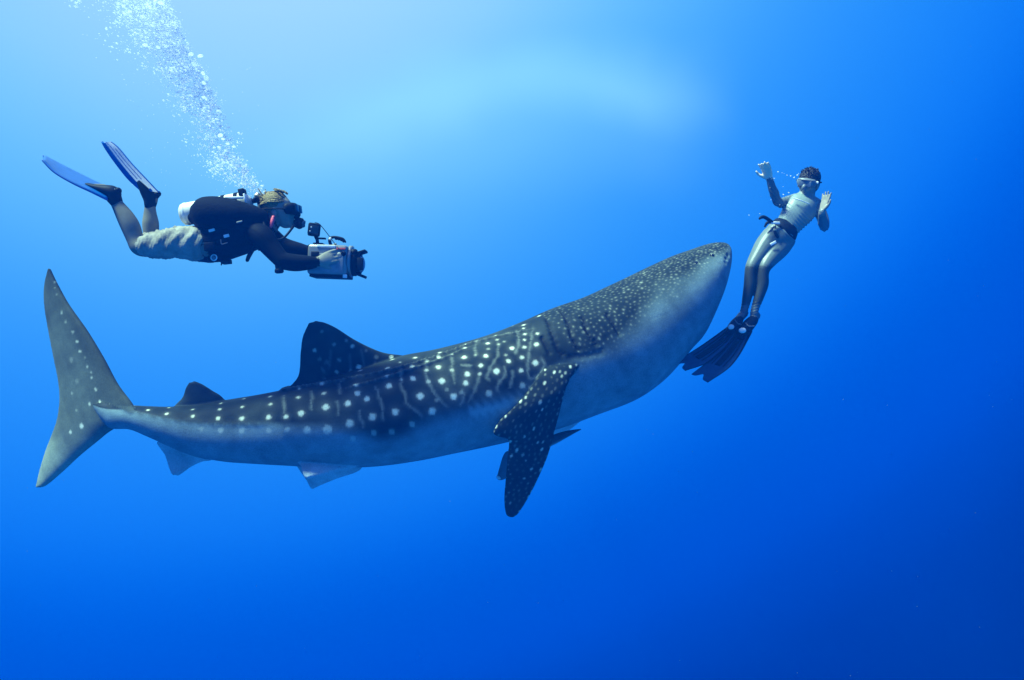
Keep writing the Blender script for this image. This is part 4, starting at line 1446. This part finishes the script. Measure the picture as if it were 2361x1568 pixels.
# hair
hsh = [ellipsoid(FL_(0, -0.020, 0.046), (frt * 0.085, ffr * 0.098, fup * 0.080), nu=24, nv=18), ellipsoid(FL_(0, -0.058, -0.005), (frt * 0.078, ffr * 0.058, fup * 0.085), nu=24, nv=14)]
for _ in range(110):
    a, b_ = rng.uniform(0, 2 * math.pi), rng.uniform(0.1, 1.25)
    dr = frt * math.cos(a) * math.sin(b_) + ffr * (math.sin(a) * math.sin(b_)) + fup * math.cos(b_)
    p0 = FL_(0, -0.02, 0.046) + (frt * np.dot(dr, frt) * .080 + ffr * np.dot(dr, ffr) * .094 + fup * np.dot(dr, fup) * .076)
    if np.dot(p0 - fC, ffr) > 0.06 and np.dot(p0 - fC, fup) < 0.07:
        continue
    d2 = unit(dr * .4 + ffr * .5 + rng.normal(0, .45, 3))
    hsh.append(tube([p0, p0 + d2 * .010, p0 + d2 * rng.uniform(.016, .026)], [.007, .005, .0015], None, n=2, m=6))
part('hair', hsh, M_dhair, fdv)
mk = part('mask', [tube([FL_(-0.060, 0.066, 0.012), FL_(-0.032, 0.092, 0.014), FL_(0.032, 0.092, 0.014), FL_(0.060, 0.066, 0.012)], [.030, .034, .034, .030], [.018, .02, .02, .018], n=5, m=18, ref=ffr),
                   tube([FL_(0, 0.096, 0.0), FL_(0, 0.116, -0.026), FL_(0, 0.10, -0.046)], [.014, .018, .015], n=4, m=12)], mat('clear_grey_silicone', (.14, .17, .19), .35), fdv)
for s_ in (-1, 1):
    part('lens', box(FL_(0.029 * s_, 0.110, 0.006), (frt, ffr, fup), (.023, .004, .022)), M_glass, mk, bevel=.006)
part('frame_top', tube([FL_(-0.058, 0.100, 0.034), FL_(0, 0.118, 0.036), FL_(0.058, 0.100, 0.034)], .005, n=4, m=8), M_grey, mk)
st_pts = [FL_(0.090 * math.cos(t), -0.012 + 0.100 * math.sin(t), 0.016) for t in np.linspace(0.75, -math.pi - 0.75, 20)]
part('strap', tube(st_pts, .012, .004, n=3, m=10, ref=fup), M_black, mk)
part('strap_clip', box(FL_(-0.078, 0.048, 0.020), (unit(ffr + frt * -.8), frt, fup), (.014, .008, .010)), M_white, mk, bevel=.003)
# collar edge, belt, knife, tags
part('collar_seam', tube([W(1829, 457, FD - .085), W(1842, 461, FD - .10), W(1855, 466, FD - .09), W(1865, 470, FD - .075)], .0045, n=5, m=8), M_white, fdv)
belt = part('weight_belt', limb([fk(1803.6, 534.5, -.03, 34.6, 27.6), fk(1805.6, 531.5, -.03, 34.2, 27.6)], n=3, m=36), M_black, fdv)
part('buckle', box(W(1787, 514, FD - .125), (unit((1, 0, -.03)), (0, 1, 0), (0, 0, 1)), (.036, .008, .010)), M_white, belt, bevel=.004)
part('buckle_strap', [tube([W(1787, 521, FD - .13), W(1787, 528, FD - .135), W(1786, 534, FD - .135), W(1789, 541, FD - .135), W(1793, 548, FD - .13)], [.006, .006, .011, .013, .009], [.006] * 5, n=4, m=8)], M_black, belt)
part('strap_slide', box(W(1786, 530, FD - .135), ((1, 0, 0), (0, 1, 0), (0, 0, 1)), (.012, .006, .008)), M_brass, belt, bevel=.003)
part('handle', tube([W(1783, 514, FD - .12), W(1772, 507, FD - .13), W(1762, 501, FD - .14), W(1755, 501, FD - .145), W(1751, 504, FD - .145)], [.010, .014, .014, .013, .010], n=5, m=12), M_black, belt)
part('sheath', tube([W(1778, 512, FD - .10), W(1768, 514, FD - .10), W(1763, 522, FD - .10)], [.010, .012, .008], n=4, m=10), M_black, belt)
part('thigh_tag', box(W(1782, 561, FD - .150), (unit((1, 0, .55)), (0, 1, 0), unit((-.55, 0, 1))), (.026, .005, .011)), M_white, fdv, bevel=.003)


def long_fin(eA, eB, pocket, toe, strap, ribs, panel):
    f_ = part('fin', sheet([W(*p) for p in eA], [W(*p) for p in eB], .004, 8, 22, edge=.0015, notch=.05, prof=1), M_fing, fdv)
    part('foot_pocket', pocket, M_black, f_)
    part('toe_patch', toe, M_white, f_)
    part('pocket_strap', strap, M_grey, f_)
    A, B = np.array([W(*p) for p in eA]), np.array([W(*p) for p in eB])
    off = np.array((-.002, -.011, .004))
    for e_ in (A, B):
        part('rail', tube(e_, np.linspace(.011, .004, len(e_)), n=4, m=8), M_black, f_)
    for t, nn_ in ((.22, 4), (.38, 4), (.62, 4), (.78, 4)):
        part('rib', tube([a * (1 - t) + b * t + off for a, b in zip(A[:nn_], B[:nn_])], np.linspace(.007, .003, nn_), n=4, m=8), M_black, f_)
    part('dark_panel', sheet([a * .60 + b * .40 + off * .6 for a, b in zip(A[1:4], B[1:4])], [a * .40 + b * .60 + off * .6 for a, b in zip(A[1:4], B[1:4])], .002, 4, 6, edge=.0015, prof=1), M_black, f_)
    return f_


e1a = [fk(1679, 755, -.20, 0)[:3], fk(1655, 772, -.26, 0)[:3], fk(1619, 797, -.33, 0)[:3], fk(1590, 815, -.38, 0)[:3], fk(1556, 835, -.42, 0)[:3]]
e1b = [fk(1700, 762, -.26, 0)[:3], fk(1682, 790, -.32, 0)[:3], fk(1652, 818, -.39, 0)[:3], fk(1625, 838, -.43, 0)[:3], fk(1579, 854, -.46, 0)[:3]]
long_fin(e1a, e1b, [limb([fk(1703, 737, -.17, 10, 12), fk(1695, 747, -.20, 12, 14), fk(1686, 759, -.235, 11, 14), fk(1677, 770, -.265, 6, 13)], n=4, m=16)],
         ellipsoid(W(1685, 754, FD - .285), (np.array((.024, 0, .006)), np.array((-.006, 0, .021)), np.array((0, .012, 0)))),
         [tube([W(1694, 738, FD - .235), W(1700, 746, FD - .26), W(1708, 748, FD - .24)], .005, n=4, m=8)], None, None)
e2a = [fk(1699, 768, -.24, 0)[:3], fk(1680, 785, -.30, 0)[:3], fk(1652, 814, -.36, 0)[:3], fk(1630, 836, -.41, 0)[:3], fk(1595, 863, -.45, 0)[:3]]
e2b = [fk(1731, 764, -.24, 0)[:3], fk(1718, 790, -.30, 0)[:3], fk(1700, 822, -.38, 0)[:3], fk(1676, 850, -.44, 0)[:3], fk(1631, 881, -.49, 0)[:3]]
long_fin(e2a, e2b, [limb([fk(1735, 739, -.17, 12, 13), fk(1724, 751, -.21, 14, 15), fk(1714, 765, -.25, 13, 15), fk(1706, 778, -.28, 7, 14)], n=4, m=16)],
         ellipsoid(W(1711, 762, FD - .315), (np.array((.030, 0, .004)), np.array((-.004, 0, .022)), np.array((0, .012, 0)))),
         [tube([W(1719, 745, FD - .26), W(1726, 752, FD - .285), W(1738, 752, FD - .26)], .005, n=4, m=8)], None, None)

# ------------------------------------------------------------------ bubbles
bm = bmesh.new()
bmesh.ops.create_icosphere(bm, subdivisions=1, radius=1.0)
ico1 = [tuple(v.co) for v in bm.verts]
icof = [tuple(v.index for v in f.verts) for f in bm.faces]
bm.free()
ico1 = np.array(ico1)
PATH = catmull([(606, 450, 6), (588, 436, 12), (552, 412, 32), (520, 385, 52), (503, 350, 50), (486, 300, 42), (464, 250, 44), (438, 200, 47), (404, 150, 55), (368, 100, 62), (342, 50, 72), (312, 0, 76), (282, -45, 80), (250, -95, 86)], 20)


def plume_point():
    t = rng.random() if rng.random() < 0.30 else rng.beta(2.6, 1.3)
    q = PATH[int(t * (len(PATH) - 1))] * np.array((1, 1, 0.84))
    # crowded towards the right-hand front of the column, thinning out to the left
    off = q[2] * (2.0 * rng.beta(2.1, 1.45) - 1.0) if rng.random() < 0.85 else q[2] * rng.normal(-0.5, 0.7)
    return q[0] + off + rng.normal(0, 2), q[1] + rng.normal(0, 7) - off * 0.30, DD + 0.05 + 0.75 * t + rng.normal(0, 0.15) * (q[2] / 50), t


VS, FS, cnt = [], [], 0
for _ in range(21000):
    if _ % 34 == 0:
        clump = plume_point()
        tight = rng.uniform(4, 11)
    if rng.random() < 0.6:
        x, y, d, t = clump[0] + rng.normal(0, tight), clump[1] + rng.normal(0, tight), clump[2] + rng.normal(0, .04), clump[3]
    else:
        x, y, d, t = plume_point()
    if y > 452:
        continue
    r = min(0.0105, 0.0021 * math.exp(rng.normal(0, 0.65)) * (0.7 + 0.6 * t)) 
    sq = np.array((rng.uniform(.9, 1.4), 1, rng.uniform(.6, .9)))
    VS.append(ico1 * r * sq + W(x, y, d))
    FS += [tuple(i + cnt for i in f) for f in icof]
    cnt += len(ico1)
for _ in range(90):                    # strays
    x, y = rng.uniform(260, 600), rng.uniform(150, 450)
    VS.append(ico1 * rng.uniform(.0012, .0026) + W(x, y, DD + rng.uniform(-.3, .5)))
    FS += [tuple(i + cnt for i in f) for f in icof]
    cnt += len(ico1)
me = bpy.data.meshes.new('bubble_plume')
me.from_pydata(np.vstack(VS).tolist(), [], FS)
bp_ = link('bubble_plume', me, M_bubs)
bp_['kind'] = 'stuff'
bp_['label'] = 'rising column of fine white bubbles breathed out by the scuba diver'
bp_['category'] = 'bubbles'

bm = bmesh.new()
bmesh.ops.create_icosphere(bm, subdivisions=3, radius=1.0)
for v in bm.verts:                     # cap-shaped, wobbly
    v.co.z *= 0.8 if v.co.z > 0 else 0.45
    v.co *= 1 + 0.10 * mnoise.noise(v.co * 2.0)
bme = bpy.data.meshes.new('bubble')
bm.to_mesh(bme)
bm.free()
bme.materials.append(M_bub)
smooth(bme)


def bubble(x, y, d, r, label, group, rot=0.0, sx=1.2):
    o = bpy.data.objects.new('bubble', bme)
    COL.objects.link(o)
    o.location = tuple(W(x, y, d))
    o.scale = (r * sx, r, r * 0.9)
    o.rotation_euler = (rng.uniform(-.3, .3), rng.uniform(-.4, .4), rng.uniform(0, 6))
    tag(o, label, 'bubble', group)
    return o


LB = 'larger pale air bubble along the front of the column rising from the scuba diver'
GB = 'larger bubbles in the diver\'s bubble column'
BIG = [(403, 58, 10), (410, 72, 8), (418, 88, 8), (387, 30, 8), (455, 156, 7), (448, 148, 6), (475, 181, 7), (470, 192, 5), (478, 205, 5), (489, 243, 6), (485, 250, 5), (505, 257, 5),
       (500, 275, 4), (508, 313, 6), (514, 321, 4), (525, 332, 4), (539, 339, 4), (505, 340, 4), (462, 130, 6), (440, 126, 6), (468, 170, 5), (431, 110, 6), (300, 28, 5), (318, 20, 6),
       (340, 15, 7), (330, 40, 6), (372, 8, 7), (352, 60, 6), (335, 105, 6), (365, 110, 5), (395, 120, 6), (430, 160, 5), (455, 200, 5), (470, 225, 5), (480, 222, 4), (388, 80, 6), (360, 35, 6), (415, 140, 5)]
for x, y, r in BIG:
    if r == 10:
        bubble(x, y, DD + 0.45, r * px(DD), 'largest domed air bubble on the right edge high in the diver bubble column', GB, sx=1.35)
        continue
    bubble(x, y, DD + 0.05 + 0.75 * (450 - y) / 560 + rng.normal(-.1, .05), r * px(DD) * .98, LB, GB)
LF = 'tiny bright air bubble drifting beside the freediver\'s head and arm'
GF = 'tiny bubbles around the freediver'
SM = [(470, 210), (715, 288), (745, 295), (788, 323), (840, 332), (893, 355), (958, 300), (940, 320), (985, 350), (655, 272), (690, 315), (598, 370), (630, 455), (535, 510), (455, 660), (548, 688),
      (735, 555), (812, 580), (790, 497), (730, 492), (875, 625), (802, 640), (745, 705), (680, 760), (740, 765), (382, 893), (462, 910), (225, 915), (195, 980), (735, 610)]
for x, y in SM[1::2] + SM[2:8:2]:
    bubble(1691.3 + x / 6.4285, 354 + y / 6.4285, FD - .16, rng.uniform(.0026, .0060), LF, GF)

# drifting specks
VS, FS, cnt = [], [], 0
for _ in range(130):
    d = rng.uniform(2.2, 8.2)
    VS.append(ico1 * rng.uniform(.0008, .0022) * d / 5 + W(rng.uniform(0, 2360), rng.uniform(0, 1568), d))
    FS += [tuple(i + cnt for i in f) for f in icof]
    cnt += len(ico1)
me = bpy.data.meshes.new('drifting_specks')
me.from_pydata(np.vstack(VS).tolist(), [], FS)
sp_ = link('drifting_specks', me, mat('plankton', (0.16, 0.2, 0.2), 0.7))
sp_['kind'] = 'stuff'
sp_['label'] = 'fine pale specks drifting in the open blue water'
sp_['category'] = 'specks'
